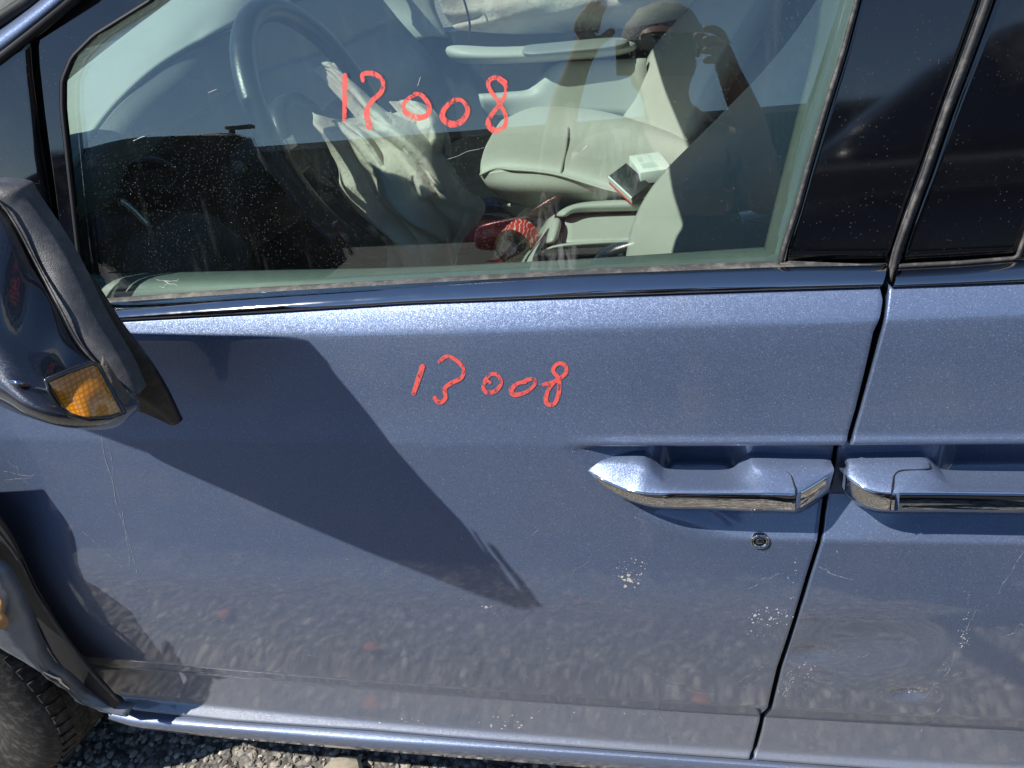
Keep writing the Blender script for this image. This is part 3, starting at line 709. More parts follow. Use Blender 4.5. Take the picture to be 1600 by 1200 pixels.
# shell
patch('roof_panel', [[(-.42, .165, 1.41), (1.6, .165, 1.41)], [(-.36, .20, 1.52), (1.6, .20, 1.52)], [(-.36, .27, 1.62), (1.6, .27, 1.64)], [(-.40, .95, 1.67), (1.6, .95, 1.70)], [(-.36, 1.68, 1.62), (1.6, 1.68, 1.64)], [(-.34, 1.75, 1.58), (1.6, 1.75, 1.60)]], M['paint'], van, 12, 30, .02, True, off=1)
patch('headliner', [[(-.34, .30, 1.595), (1.6, .30, 1.61)], [(-.38, .95, 1.645), (1.6, .95, 1.67)], [(-.34, 1.66, 1.595), (1.6, 1.66, 1.61)]], M['liner'], van, 10, 16, .006, True)
box('cabin_floor', (-.05, .95, .36), (3.5, 1.72, .03), M['carpet'], van)
box('firewall', (-1.34, .95, .74), (.04, 1.72, .80), M['dark'], van)
box('rear_bulkhead', (1.62, .95, 1.0), (.04, 1.7, 1.3), M['dark'], van)
gsv = [P(*q) for q in ()]
# rear part of this side, behind the black cover and above the sliding door
mesh('body_side_lining', [(.235, .085, 1.10), (1.6, .085, 1.10), (1.6, .20, 1.62), (.36, .20, 1.62)], [(0, 1, 2, 3)], M['liner'], van, False)
mesh('door_lining', [(-1.32, .13, .30), (1.6, .13, .30), (1.6, .10, 1.085), (-1.3, .13, 1.085)], [(0, 1, 2, 3)], M['grey'], van, False)
# windscreen, far pillars
WB, WT = (-1.22, 1.13), (-.40, 1.61)
rowsw = []
for t in (0, .33, .66, 1):
    x = WB[0]*(1-t)+WT[0]*t; z = WB[1]*(1-t)+WT[1]*t+.03*math.sin(math.pi*t)
    rowsw.append([(x+.10, .12+.07*t, z), (x-.02, .5, z), (x-.06, .95, z), (x-.02, 1.4, z), (x+.10, 1.78-.07*t, z)])
patch('windscreen', rowsw, M['wind'], van, 14, 10, .004, True)
tube('front_pillar', [(-.33, 1.73, 1.60), (-.78, 1.78, 1.36), (-1.15, 1.80, 1.10)], .035, M['dark'], van, 8, 12)
tube('middle_pillar', [(.42, 1.72, 1.62), (.34, 1.80, 1.05)], .05, M['dark'], van, 8)
# cowl and bonnet ahead of the windscreen
def cowl_mat():
    b = NB('dusty_grey_cowl'); co = b.coord()
    c = b.mix(b.noise(30, 6, .7), (.20, .195, .18), (.34, .33, .31))
    mp = b.n('ShaderNodeMapping'); b.l(co, mp.inputs[0]); mp.inputs['Scale'].default_value = (60, 14, 20)
    c = b.mix(b.ramp(b.noise(1.3, 4, .6, vec=mp.outputs[0]), [(.60, 0.0), (.68, .8)]), c, (.03, .03, .03))
    return b.fin(b.bsdf(c, .8))
M['cowl'] = cowl_mat()
patch('cowl', [[(-.98, .09, 1.185), (-1.28, .5, 1.185), (-1.31, 1.0, 1.185), (-1.1, 1.8, 1.17)], [(-1.15, .05, 1.20), (-1.5, .5, 1.21), (-1.5, 1.0, 1.21), (-1.3, 1.8, 1.2)]], M['cowl'], van, 16, 12, .004, True)
patch('bonnet', [[(-1.16, .05, 1.19), (-1.51, .5, 1.20), (-1.51, 1.0, 1.20), (-1.31, 1.8, 1.19)], [(-1.6, .0, 1.13), (-1.8, .4, 1.16), (-1.8, 1.0, 1.16), (-1.7, 1.9, 1.12)], [(-2.2, -.02, 1.0), (-2.3, .4, 1.03), (-2.3, 1.0, 1.03), (-2.2, 1.9, .98)]], M['paint'], van, 16, 12, .004, True)
# dashboard
dA = [(40, 215, .36), (70, 168, .39), (110, 128, .43), (200, 56, .56), (290, -12, .70), (400, -100, 1.05), (500, -160, 1.6)]
dB = [(85, 300, .17), (122, 262, .19), (140, 222, .23), (180, 168, .29), (240, 112, .37), (300, 74, .45), (356, 46, .54), (470, -6, .95), (560, -50, 1.55)]
dash = patch('dashboard', XP([dA, [(66, 258, .23), (100, 208, .26), (160, 140, .35), (230, 80, .44), (310, 25, .56), (430, -60, .96), (530, -110, 1.56)], dB]), M['dash'], van, 50, 16, .004)
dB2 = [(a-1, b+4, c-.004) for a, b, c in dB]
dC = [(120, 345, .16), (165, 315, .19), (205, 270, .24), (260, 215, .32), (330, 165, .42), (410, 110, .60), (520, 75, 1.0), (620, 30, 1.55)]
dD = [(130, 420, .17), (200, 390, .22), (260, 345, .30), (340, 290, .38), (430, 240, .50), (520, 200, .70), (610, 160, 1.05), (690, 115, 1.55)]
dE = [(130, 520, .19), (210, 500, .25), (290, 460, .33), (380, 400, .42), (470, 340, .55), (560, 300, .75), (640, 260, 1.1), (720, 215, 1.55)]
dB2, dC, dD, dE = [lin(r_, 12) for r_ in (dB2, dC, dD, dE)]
patch('dash_front', XP([dB2, [(a*.6+c_*.4, b*.6+d*.4, e*.6+f_*.4-.012) for (a, b, e), (c_, d, f_) in zip(dB2, dC)], dC]), simple('shaded_dash_face', (.13, .14, .135), .6, 0, .07, 50, (500, .5, .001)), dash, 50, 14, .004)  # darker copy of the dash grey, its shade put into the colour
patch('knee_panel', XP([dC, dD, dE]), M['dark'], dash, 40, 20, .004)
tube('dash_seam', [P(a, b, c-.003) for a, b, c in dB], .0018, M['seal'], dash, 6, 70)
loftbox('side_air_vent', XP([[(176, 262, .20), (200, 236, .22), (262, 236, .24), (300, 262, .25)], [(182, 330, .20), (190, 250, .19), (275, 250, .21), (300, 330, .25)], [(200, 350, .24), (215, 270, .24), (285, 270, .26), (300, 345, .28)]]), M['wheelpl'], dash, 3)
patch('knee_pad', XP([[(180, 385, .22), (235, 350, .24), (290, 330, .26), (335, 338, .28)], [(190, 415, .20), (250, 395, .23), (320, 385, .26), (385, 382, .30)], [(200, 450, .19), (260, 440, .22), (330, 430, .26), (392, 420, .30)]]), simple('charcoal_knee_pad', (.075, .08, .08), .6), dash, 16, 12, .004)
tube('vent_slat', XP([[(118, 330, .19), (160, 306, .205), (196, 318, .215), (232, 352, .22)]])[0], .005, M['silver'], dash, 8, 24)
# steering wheel with the burst airbag
wcn = np.array([-.47, .45, 1.17]); bt = R(20); wn = np.array([math.cos(bt), 0, math.sin(bt)])
wu = np.array([0, 1.0, 0]); wv_ = np.cross(wn, wu)
def WP(r, a, h=0): return wcn+r*(math.cos(a)*wu+math.sin(a)*wv_)+wn*h
stw = tube('steering_wheel', [WP(.185, 2*math.pi*i/72) for i in range(72)], .0165, M['wheelpl'], van, 16, None, True)
for a in (R(178), R(2), R(-92)):
    o = patch('spoke', [[WP(r, a-dw_/r, h) for dw_ in (-.026, 0, .026)] for r, h in ((.06, -.03), (.11, -.028), (.15, -.012), (.178, 0))], M['wheelpl'], stw, 10, 14, .012)
for a in (R(178), R(2)):
    patch('spoke_trim', [[WP(r, a-dw_/r, h+.009) for dw_ in (.012, .020, .028)] for r, h in ((.085, -.026), (.12, -.022), (.16, -.004))], M['silver'], stw, 8, 14, .003)
lathe('hub', [(0, -.035), (.055, -.035), (.075, -.03), (.08, -.05), (.07, -.09), (.0, -.1)], M['wheelpl'], stw, 40, frame(wn, wcn))
tube('steering_column', [WP(0, 0, -.08), WP(0, 0, -.35)], [.05, .07], M['dark'], stw, 14)
tube('wiper_stalk', [WP(.03, R(175), -.09), P(372, 262, .40)], .007, M['dark'], stw, 8)
o = lathe('stalk_knob', [(0, .014), (.008, .012), (.0135, .004), (.0135, -.004), (.011, -.012), (.006, -.02)], simple('worn_knob', (.20, .21, .18), .3), stw, 20, frame(ray(375, 265)*-1, P(375, 265, .395)))
def wr(seed, amp, k1, k2, dirx=(.8, .6)):
    r_ = np.random.RandomState(seed)
    ph = r_.rand(6)*6
    def f(G):
        nv, nu = G.shape[:2]; U, Vv = np.meshgrid(np.linspace(0, 1, nu), np.linspace(0, 1, nv))
        q = U*dirx[0]+Vv*dirx[1]; q2 = U*dirx[1]-Vv*dirx[0]
        d = amp*(np.abs(np.sin(k1*q*3+1.4*np.sin(2.3*q2+ph[0])+ph[1]))**.7-.5)+amp*.45*np.abs(np.sin(k2*q2*3+2*np.sin(3*q+ph[2])))+amp*.2*np.sin(17*q+9*q2+ph[3])-amp*.30*np.abs(np.sin(8*q2+3*np.sin(4*q+ph[4])))-amp*.16*np.abs(np.sin(19*q+7*q2+ph[5]+2*np.sin(6*q2)))
        G = G.copy(); G[..., 1] -= d; G[..., 2] += d*.3
        return G
    return f
bag = patch('driver_airbag', XP([[(496, 176, .45), (520, 188, .43), (552, 186, .41), (590, 178, .40), (640, 176, .42)],
     [(512, 212, .43), (545, 215, .40), (590, 215, .37), (640, 208, .36), (690, 215, .40)],
     [(530, 262, .41), (570, 268, .37), (620, 262, .33), (680, 255, .34), (715, 270, .39)],
     [(538, 300, .40), (580, 310, .35), (640, 315, .32), (700, 310, .33), (735, 300, .38)],
     [(560, 335, .39), (610, 350, .34), (660, 350, .31), (715, 345, .33), (758, 326, .37)],
     [(602, 372, .38), (635, 380, .34), (665, 380, .32), (700, 382, .33), (728, 372, .37)],
     [(618, 425, .38), (645, 428, .35), (668, 428, .34), (690, 428, .35), (712, 425, .37)]]), M['cloth'], van, 90, 110, .0016, disp=wr(3, .034, 3.2, 1.1, (.93, -.36)))
bag['label'] = 'deflated white airbag hanging from the steering wheel'
patch('airbag_fold', XP([[(494, 112, .46), (508, 99, .46), (526, 100, .46)], [(512, 130, .44), (540, 122, .43), (560, 138, .45)], [(545, 165, .41), (575, 160, .40), (600, 172, .42)], [(580, 215, .38), (615, 200, .36), (645, 212, .39)], [(618, 268, .35), (650, 250, .325), (676, 262, .36)], [(650, 318, .33), (685, 300, .31), (704, 296, .34)]]), M['cloth'], bag, 40, 90, .0016, disp=wr(8, .016, 2.2, 1.5, (.95, .1)))
patch('airbag_fold', XP([[(610, 160, .47), (645, 158, .45), (676, 172, .45)], [(630, 185, .43), (668, 180, .40), (697, 200, .42)], [(648, 215, .40), (680, 210, .375), (706, 228, .40)], [(655, 246, .39), (680, 246, .37), (703, 258, .39)]]), M['cloth'], bag, 40, 50, .0016, disp=wr(12, .014, 1.6, 1.2, (.8, .5)))
patch('airbag_fold', XP([[(528, 190, .40), (548, 196, .375), (565, 190, .39)], [(548, 225, .38), (570, 222, .345), (592, 226, .37)], [(572, 262, .36), (598, 262, .325), (622, 276, .35)], [(606, 300, .345), (630, 300, .315), (655, 322, .34)], [(640, 330, .34), (668, 332, .32), (690, 350, .34)]]), M['cloth'], bag, 36, 70, .0016, disp=wr(17, .014, 1.9, 1.3, (.95, -.2)))
# far side: door, pillar, curtain airbag
pdoor = mesh('passenger_door', [(-1.4, 1.70, .32), (1.6, 1.70, .32), (1.6, 1.66, 1.10), (-1.4, 1.66, 1.10)], [(3, 2, 1, 0)], M['dark'], van, False); solid(pdoor, .06, 1)
loftbox('armrest', XP([[(676, 60, 1.55), (690, 72, 1.42), (708, 104, 1.44), (700, 100, 1.60)], [(740, 66, 1.55), (745, 80, 1.40), (745, 106, 1.43), (745, 95, 1.60)], [(806, 68, 1.55), (806, 80, 1.39), (806, 104, 1.43), (806, 95, 1.60)], [(900, 60, 1.55), (905, 74, 1.40), (905, 100, 1.43), (905, 90, 1.60)], [(1000, 50, 1.55), (1005, 64, 1.40), (1005, 90, 1.43), (1005, 80, 1.60)]]), M['grey'], pdoor, 2)
loftbox('armrest_pad', XP([[(806, 66, 1.54), (808, 82, 1.375), (812, 92, 1.385), (806, 80, 1.56)], [(850, 62, 1.54), (850, 80, 1.375), (850, 91, 1.385), (850, 76, 1.56)], [(905, 56, 1.54), (905, 74, 1.38), (905, 86, 1.39), (905, 70, 1.56)], [(990, 48, 1.54), (990, 66, 1.38), (990, 80, 1.39), (990, 66, 1.56)]]), simple('grey_armrest_pad', (.22, .235, .235), .5, 0, .05, 40), pdoor, 2)
patch('door_pocket', XP([[(748, 150, 1.46), (790, 147, 1.46), (826, 142, 1.46), (846, 122, 1.46), (868, 104, 1.46), (900, 100, 1.46), (1010, 94, 1.46)], [(750, 156, 1.44), (795, 154, 1.44), (838, 150, 1.44), (858, 130, 1.44), (878, 112, 1.44), (905, 108, 1.44), (1010, 104, 1.44)], [(760, 182, 1.46), (800, 182, 1.45), (840, 180, 1.44), (870, 178, 1.43), (900, 178, 1.43), (940, 180, 1.43), (1020, 184, 1.43)]]), M['grey'], pdoor, 40, 12, .006)
patch('far_pillar_trim', XP([[(556, -60, 1.62), (610, -60, 1.64), (690, -60, 1.66)], [(560, 5, 1.62), (620, 5, 1.63), (678, 0, 1.66)], [(618, 44, 1.61), (655, 40, 1.62), (690, 40, 1.66)], [(645, 64, 1.61), (672, 58, 1.62), (700, 60, 1.66)]]), M['grey'], van, 12, 12, .006)
cb = patch('curtain_airbag', XP([[(650, -160, 1.50), (800, -165, 1.50), (1000, -180, 1.50), (1300, -210, 1.5)], [(676, -40, 1.52), (800, -50, 1.52), (1000, -60, 1.52), (1260, -100, 1.52)], [(690, 10, 1.54), (790, 15, 1.47), (900, 5, 1.47), (1020, -5, 1.48), (1230, -50, 1.5)], [(704, 36, 1.55), (722, 46, 1.54), (830, 52, 1.54), (1000, 40, 1.54), (1205, -8, 1.55)]]), M['cloth'], van, 80, 50, .003, disp=wr(21, .022, 2.4, 1.0, (.9, .3)))
tube('curtain_tether', [P(718, -20, 1.46), P(728, 10, 1.45), P(734, 38, 1.47), P(733, 58, 1.5)], .003, M['dark'], cb, 6, 20)
# passenger seat
seat = patch('passenger_seat', XZ([[(800, 200, .86), (836, 180, .87), (930, 182, .87), (1010, 200, .87), (1100, 235, .87)], [(786, 186, .925), (838, 168, .945), (920, 172, .945), (1000, 192, .945), (1095, 226, .94)], [(762, 222, .935), (828, 212, .938), (900, 220, .935), (1000, 238, .93), (1090, 255, .93)], [(752, 250, .93), (800, 244, .94), (885, 254, .938), (968, 276, .93), (1060, 292, .93)], [(750, 272, .91), (800, 264, .925), (880, 274, .925), (962, 298, .915), (1050, 310, .91)]]), M['leather'], van, 60, 50, .01, True)
patch('seat_side', XZ([[(749, 273, .909), (800, 265, .923), (880, 275, .923), (962, 299, .913), (1050, 311, .91)], [(762, 292, .88), (810, 294, .885), (880, 300, .885), (962, 312, .88), (1050, 322, .88)], [(786, 312, .84), (818, 320, .83), (880, 328, .82), (962, 334, .82), (1050, 345, .82)]]), M['leather'], seat, 50, 20, .006, True)
tube('seat_seam', [PZ(a, b, c+.002) for a, b, c in [(750, 273, .909), (775, 263, .921), (800, 265, .923), (840, 268, .924), (880, 275, .923), (962, 299, .913), (1050, 311, .91)]], .0028, M['leather'], seat, 6, 60)
tube('seat_seam', [PZ(a, b, c+.0006) for a, b, c in [(752, 268, .912), (800, 259.5, .9275), (880, 269.5, .927), (962, 293, .917)]], .0010, M['seam'], seat, 6, 60)
tube('seat_seam', [PZ(a, b, c) for a, b, c in [(888, 200, .9425), (884, 235, .9385), (879, 258, .9385), (877, 270, .928)]], .0024, M['seam'], seat, 6, 30)
patch('seat_valance', XZ([[(784, 320, .82), (815, 316, .83), (870, 322, .83)], [(800, 336, .78), (830, 336, .78), (880, 338, .78)]]), M['grey'], seat, 10, 6, .006)
patch('seat_back', XP([[(985, 188, 1.5), (1030, 226, 1.25), (1085, 260, 1.02)], [(1008, 162, 1.5), (1050, 186, 1.25), (1105, 215, 1.02)], [(1030, 120, 1.5), (1072, 136, 1.25), (1130, 160, 1.02)], [(1052, 82, 1.5), (1110, 80, 1.25), (1170, 90, 1.02)], [(1150, -20, 1.5), (1200, -30, 1.25), (1260, -40, 1.02)]]), M['leather'], seat, 20, 30, .05, True)
# driver seat backrest, belt and pillar trim
ds = patch('driver_seat', XP([[(985, 470, .64), (1050, 480, .52), (1140, 480, .44), (1235, 470, .40)], [(1000, 405, .62), (1062, 408, .50), (1145, 405, .43), (1232, 400, .39)], [(1012, 352, .62), (1084, 350, .50), (1164, 345, .43), (1245, 335, .39)], [(1048, 296, .62), (1112, 288, .50), (1192, 270, .43), (1272, 250, .39)], [(1132, 213, .64), (1190, 190, .52), (1252, 165, .44), (1305, 140, .40)], [(1216, 128, .66), (1262, 90, .54), (1312, 50, .46), (1350, 20, .40)], [(1290, 40, .66), (1330, -20, .52), (1370, -60, .4), (1400, -90, .34)]]), M['leather'], van, 40, 60, .03, True)
tube('seat_seam', [P(a, b, c-.003) for a, b, c in [(1088, 398, .472), (1118, 350, .466), (1158, 284, .455), (1222, 182, .475), (1290, 72, .49)]], .002, M['seam'], ds, 6, 50)
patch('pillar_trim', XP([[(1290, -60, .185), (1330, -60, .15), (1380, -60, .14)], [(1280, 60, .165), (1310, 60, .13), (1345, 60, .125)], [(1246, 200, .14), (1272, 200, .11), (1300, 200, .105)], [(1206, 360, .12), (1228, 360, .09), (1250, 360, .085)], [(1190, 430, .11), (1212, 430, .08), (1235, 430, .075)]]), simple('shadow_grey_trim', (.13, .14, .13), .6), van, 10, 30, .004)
# inner ledge of this door
patch('door_top_trim', [[hit(*q, gs, .055) for q in [(120, 432), (400, 426), (640, 421), (900, 409), (1225, 388)]], [hit(*q, gs, .03) for q in [(120, 446), (400, 436), (640, 430), (900, 417), (1225, 397)]], [hit(*q, gs, .012) for q in [(110, 490), (400, 470), (640, 455), (900, 440), (1225, 425)]]], simple('grey_green_door_top', (.13, .15, .14), .5, 0, .1, 60, (500, .3, .0006), .1), van, 40, 10, .003)
# centre tray between the seats
tray = patch('centre_console', XZ([[(884, 336, .862), (950, 334, .862), (1060, 330, .862)], [(880, 378, .862), (950, 376, .862), (1060, 372, .862)]]), M['grey'], van, 10, 10, .004, True)
def rim(name, rings, mat=M['grey'], sub=2): return loftbox(name, rings, mat, tray, sub)
rim('tray_rim', XZ([[(862, 338, .885), (884, 346, .884), (884, 338, .86), (862, 338, .84)], [(876, 322, .893), (894, 328, .892), (894, 336, .865), (880, 330, .84)], [(905, 312, .896), (912, 321, .895), (912, 338, .865), (905, 322, .84)], [(960, 309, .897), (965, 318, .896), (965, 337, .865), (960, 318, .84)], [(1080, 304, .897), (1085, 314, .896), (1085, 336, .865), (1080, 312, .84)]]))
rim('tray_rim', XZ([[(862, 334, .886), (882, 340, .885), (882, 344, .862), (862, 336, .84)], [(860, 360, .888), (874, 362, .888), (874, 364, .86), (858, 362, .84)], [(850, 384, .888), (872, 378, .888), (872, 380, .86), (840, 388, .84)]]))
rim('tray_rim', XZ([[(836, 396, .884), (852, 386, .886), (856, 392, .86), (836, 410, .83)], [(868, 385, .893), (872, 378, .893), (872, 384, .86), (864, 412, .82)], [(930, 381, .893), (932, 374, .893), (932, 380, .86), (930, 408, .82)], [(1003, 377, .893), (1003, 371, .893), (1003, 377, .86), (1003, 404, .82)]]))
patch('console_front', XZ([[(818, 428, .80), (836, 398, .86), (858, 362, .87), (866, 335, .86)], [(790, 440, .70), (806, 412, .72), (830, 380, .72), (846, 350, .72)]]), M['grey'], tray, 16, 8, .004)
patch('console_side', XZ([[(836, 412, .83), (930, 408, .83), (1010, 404, .83)], [(800, 470, .70), (930, 470, .68), (1010, 470, .68)]]), M['grey'], tray, 10, 8, .004)

# ------------------------------------------------------------------ loose things in the cabin
def rotm(rx, ry, rz):
    from mathutils import Euler
    return np.array(Euler((rx, ry, rz)).to_matrix())
def topthing(o, label, cat, group=None): return tag(o, label, cat, group)
carton = simple('white_carton', (.78, .80, .77), .5, 0, .04, 40)
c0 = PZ(1016, 262, .948); e = empty('white_box', c0-np.array([0, 0, .011])); topthing(e, 'small white printed carton lying on the grey passenger seat', 'carton')
Rb = rotm(0, 0, R(12)); box('carton', c0, (.062, .105, .024), carton, e, Rb, .0012)
for k, (dx, dy, sx_, sy_) in enumerate([(-.006, -.02, .030, .030), (.012, .02, .020, .035), (-.016, .02, .010, .03)]):
    box('print_panel', c0+Rb @ np.array([dx, dy, .0122]), (sx_, sy_, .0006), simple('faded_print', (.62, .70, .66), .5), e, Rb)
for k in range(4):
    box('print_line', c0+Rb @ np.array([-.0314, .0, .006-.004*k]), (.0005, .06, .0012), simple('print_ink', (.30, .38, .34), .5), e, Rb)
c1 = PZ(984, 287, .935); e = empty('dark_box', c1-np.array([0, 0, .02])); topthing(e, 'dark carton with red and white end leaning on the passenger seat', 'carton')
Rb2 = rotm(R(24), R(-22), R(32)); box('carton', c1, (.044, .074, .022), simple('dark_print_carton', (.035, .04, .045), .35, 0, .8, 60), e, Rb2, .001)
box('white_end', c1+Rb2 @ np.array([-.0225, 0, .004]), (.003, .072, .014), carton, e, Rb2); box('red_band', c1+Rb2 @ np.array([-.0227, 0, -.0075]), (.0036, .072, .007), M['red'], e, Rb2)
# bottle
bm = glass_mat('clear_plastic', (.93, .95, .93), .09, .05)
p0_, p1_ = PZ(772, 418, .80), PZ(842, 342, .80); ax = p1_-p0_; L_ = np.linalg.norm(ax); Mb = frame(ax, p0_)
s_ = L_/.215
e = empty('plastic_bottle', p0_-np.array([0, 0, .03])); topthing(e, 'clear plastic bottle with a red label lying beside the console', 'bottle')
prof = [(0, .0), (.010, .0), (.012, .022), (.014, .03), (.026, .055), (.032, .075), (.032, .145), (.030, .15), (.033, .156), (.034, .195), (.028, .213), (.012, .215), (0, .208)]
o = lathe('bottle_body', [(r*s_*1.05, h*s_) for r, h in prof], bm, e, 40, Mb)
b = NB('red_bottle_label'); co = b.coord(); wv2 = b.n('ShaderNodeTexWave'); wv2.inputs['Scale'].default_value = 34; wv2.inputs['Distortion'].default_value = 9; wv2.inputs['Detail'].default_value = 2; b.l(co, wv2.inputs[0])
lb = b.fin(b.bsdf(b.mix(b.ramp(wv2.outputs['Fac'], [(.88, 0.0), (.95, .7)]), (.50, .025, .02), (.80, .74, .70)), .3))
lathe('bottle_label', [(r*s_*1.05, h*s_) for r, h in [(.0324, .085), (.0330, .09), (.0330, .128), (.0324, .133)]], lb, e, 40, Mb)
lathe('bottle_cap', [(r*s_*1.05, h*s_) for r, h in [(0, -.004), (.0125, -.004), (.0135, .0), (.0135, .012), (.012, .014)]], M['red'], e, 24, Mb)
# red bag on the low console base
redm = simple('glossy_red_fabric', (.36, .012, .020), .28, 0, .6, 50, (70, .7, .006))
e = empty('red_bag', PZ(745, 370, .75)); topthing(e, 'shiny red bag crumpled between the airbag and the bottle', 'bag')
patch('bag_body', XZ([[(690, 342, .77), (730, 336, .78), (770, 336, .78), (806, 346, .77)], [(688, 354, .80), (730, 347, .815), (775, 348, .81), (806, 356, .79)], [(690, 376, .79), (735, 372, .80), (775, 372, .80), (800, 376, .78)], [(694, 394, .755), (735, 396, .755), (775, 392, .755), (800, 390, .755)]]), redm, e, 40, 34, .004, True, disp=wr(31, .012, 2.8, 2.1, (.5, .8)))
# small blue pouch, on the low console base
e2_ = patch('blue_pouch', XZ([[(744, 312, .79), (770, 308, .80), (798, 314, .79)], [(742, 324, .80), (772, 320, .825), (802, 322, .80)], [(750, 334, .78), (776, 334, .78), (800, 334, .78)]]), simple('shiny_blue_fabric', (.05, .07, .22), .25, 0, .3, 50), None, 16, 14, .004, True)
topthing(e2_, 'small shiny dark blue pouch in front of the passenger seat', 'pouch')
box('console_base', (-.33, .86, .575), (.34, .50, .35), M['dark'], tray, None, .02)

# ------------------------------------------------------------------ ground
def gravel_mat():
    b = NB('grey_gravel'); co = b.coord()
    v1 = b.vor(55, vec=co, out='Color'); s = b.n('ShaderNodeSeparateColor'); b.l(v1, s.inputs[0])
    c = b.ramp(s.outputs[0], [(0.0, (.10, .095, .085)), (.5, (.21, .195, .17)), (1.0, (.33, .31, .27))])
    d = b.vor(55, vec=co)
    c = b.mix(b.ramp(d, [(.3, 0.0), (.65, .7)]), c, (.05, .047, .042))
    h = b.math('SUBTRACT', 1.0, d)
    return b.fin(b.bsdf(c, .9, 0, Normal=b.bump(h, .9, .012)))
M['gravel'] = gravel_mat()
g = mesh('ground', [(-400, -400, 0), (400, -400, 0), (400, 400, 0), (-400, 400, 0)], [(0, 1, 2, 3)], M['gravel'], None, False); tag(g, kind='structure')
b = NB('dark_compacted_dirt'); co = b.coord()
c = b.mix(b.noise(14, 8, .7), (.014, .014, .015), (.026, .025, .025))
roadm = b.fin(b.bsdf(c, .92, 0, Normal=b.bump(b.noise(90, 5), .5, .006)))
xs = np.linspace(-30, 30, 400); V = []
for x in xs: V.append((x, -.80+.02*math.sin(9*x)+.03*math.sin(3.1*x+1)+.012*math.sin(31*x), .004))
for x in xs: V.append((x, -9.0, .004))
rd = mesh('road', V, [(i, i+400, i+401, i+1) for i in range(399)], roadm, None, False); tag(rd, kind='structure')
rd.data.flip_normals() if rd.data.polygons[0].normal.z < 0 else None
# loose stones
phi = (1+5**.5)/2
ico = np.array([(-1, phi, 0), (1, phi, 0), (-1, -phi, 0), (1, -phi, 0), (0, -1, phi), (0, 1, phi), (0, -1, -phi), (0, 1, -phi), (phi, 0, -1), (phi, 0, 1), (-phi, 0, -1), (-phi, 0, 1)])/1.902
icf = np.array([(0, 11, 5), (0, 5, 1), (0, 1, 7), (0, 7, 10), (0, 10, 11), (1, 5, 9), (5, 11, 4), (11, 10, 2), (10, 7, 6), (7, 1, 8), (3, 9, 4), (3, 4, 2), (3, 2, 6), (3, 6, 8), (3, 8, 9), (4, 9, 5), (2, 4, 11), (6, 2, 10), (8, 6, 7), (9, 8, 1)])
def stones(name, n, x0, x1, y0, y1, smin, smax, mats, seed):
    r_ = np.random.RandomState(seed)
    pos = np.stack([r_.uniform(x0, x1, n), r_.uniform(y0, y1, n), np.zeros(n)], 1)
    size = smin+(smax-smin)*r_.rand(n)**2.2
    size = np.where((pos[:, 1] > .02) & (pos[:, 1] < .30), np.minimum(size, .007+.4*size), size)
    V = ico[None]*(1+r_.uniform(-.28, .28, (n, 12, 1)))*np.stack([r_.uniform(.7, 1.4, n), r_.uniform(.7, 1.3, n), r_.uniform(.45, .8, n)], 1)[:, None]
    a = r_.rand(n)*6.28; ca, sa = np.cos(a)[:, None], np.sin(a)[:, None]
    x, y = V[..., 0]*ca-V[..., 1]*sa, V[..., 0]*sa+V[..., 1]*ca
    V = np.stack([x, y, V[..., 2]], -1)*size[:, None, None]*.5+pos[:, None]; V[..., 2] += (size*.16)[:, None]
    F = (icf[None]+12*np.arange(n)[:, None, None]).reshape(-1, 3)
    me = bpy.data.meshes.new(name); me.from_pydata(V.reshape(-1, 3).tolist(), [], F.tolist())
    o = bpy.data.objects.new(name, me); sc.collection.objects.link(o)
    for mm in mats: me.materials.append(mm)
    me.polygons.foreach_set('material_index', np.repeat(r_.choice(len(mats), n, p=[.46, .26, .16, .12]), 20)); me.update()
    return o
sm = [simple('stone_grey', (.27, .255, .225), .85, 0, .45, 70, (120, .4, .002)), simple('stone_dark', (.13, .125, .115), .85, 0, .4, 70, (120, .4, .002)), simple('stone_tan', (.34, .29, .22), .85, 0, .35, 70, (120, .4, .002)), simple('stone_pale', (.48, .45, .39), .85, 0, .25, 70, (120, .4, .002))]
gv = stones('gravel', 24000, -1.7, 1.3, -.84, .55, .006, .025, sm, 3)
tag(gv, 'loose grey gravel on the ground beside the van', 'gravel', kind='stuff')
ps = PZ(540, 1202, .0)
o = mesh('pale_stone', ico, icf, simple('pale_sandstone', (.55, .49, .38), .9, 0, .3, 60, (70, .8, .006)), None, False)
o.scale = (.062, .045, .028); o.location = (ps[0], ps[1]-.02, .02); o.rotation_euler = (0, 0, .5)
sb_ = o.modifiers.new('s', 'SUBSURF'); sb_.levels = sb_.render_levels = 1
tag(o, 'pale tan stone in the sun below the sill, largest in the gravel', 'stone')
lf = [(-1.05, -.32), (-.62, -.22), (-.2, -.5), (.30, -.35), (.55, -.6), (.1, -.15), (-.9, -.6)]
lm = simple('dry_leaf', (.42, .17, .08), .8, 0, .3, 40)
LL = ['dry reddish leaf %s' % t for t in ('farthest from the car beneath the red 13008 on the door', 'between the front wheel and the middle of the front door', 'lying out on the gravel below the front door lock', 'below the gap of the two doors on the gravel', 'on the gravel by the rear of the dented door', 'nearest to the sill under the door handle', 'on the gravel beside the front wheel')]
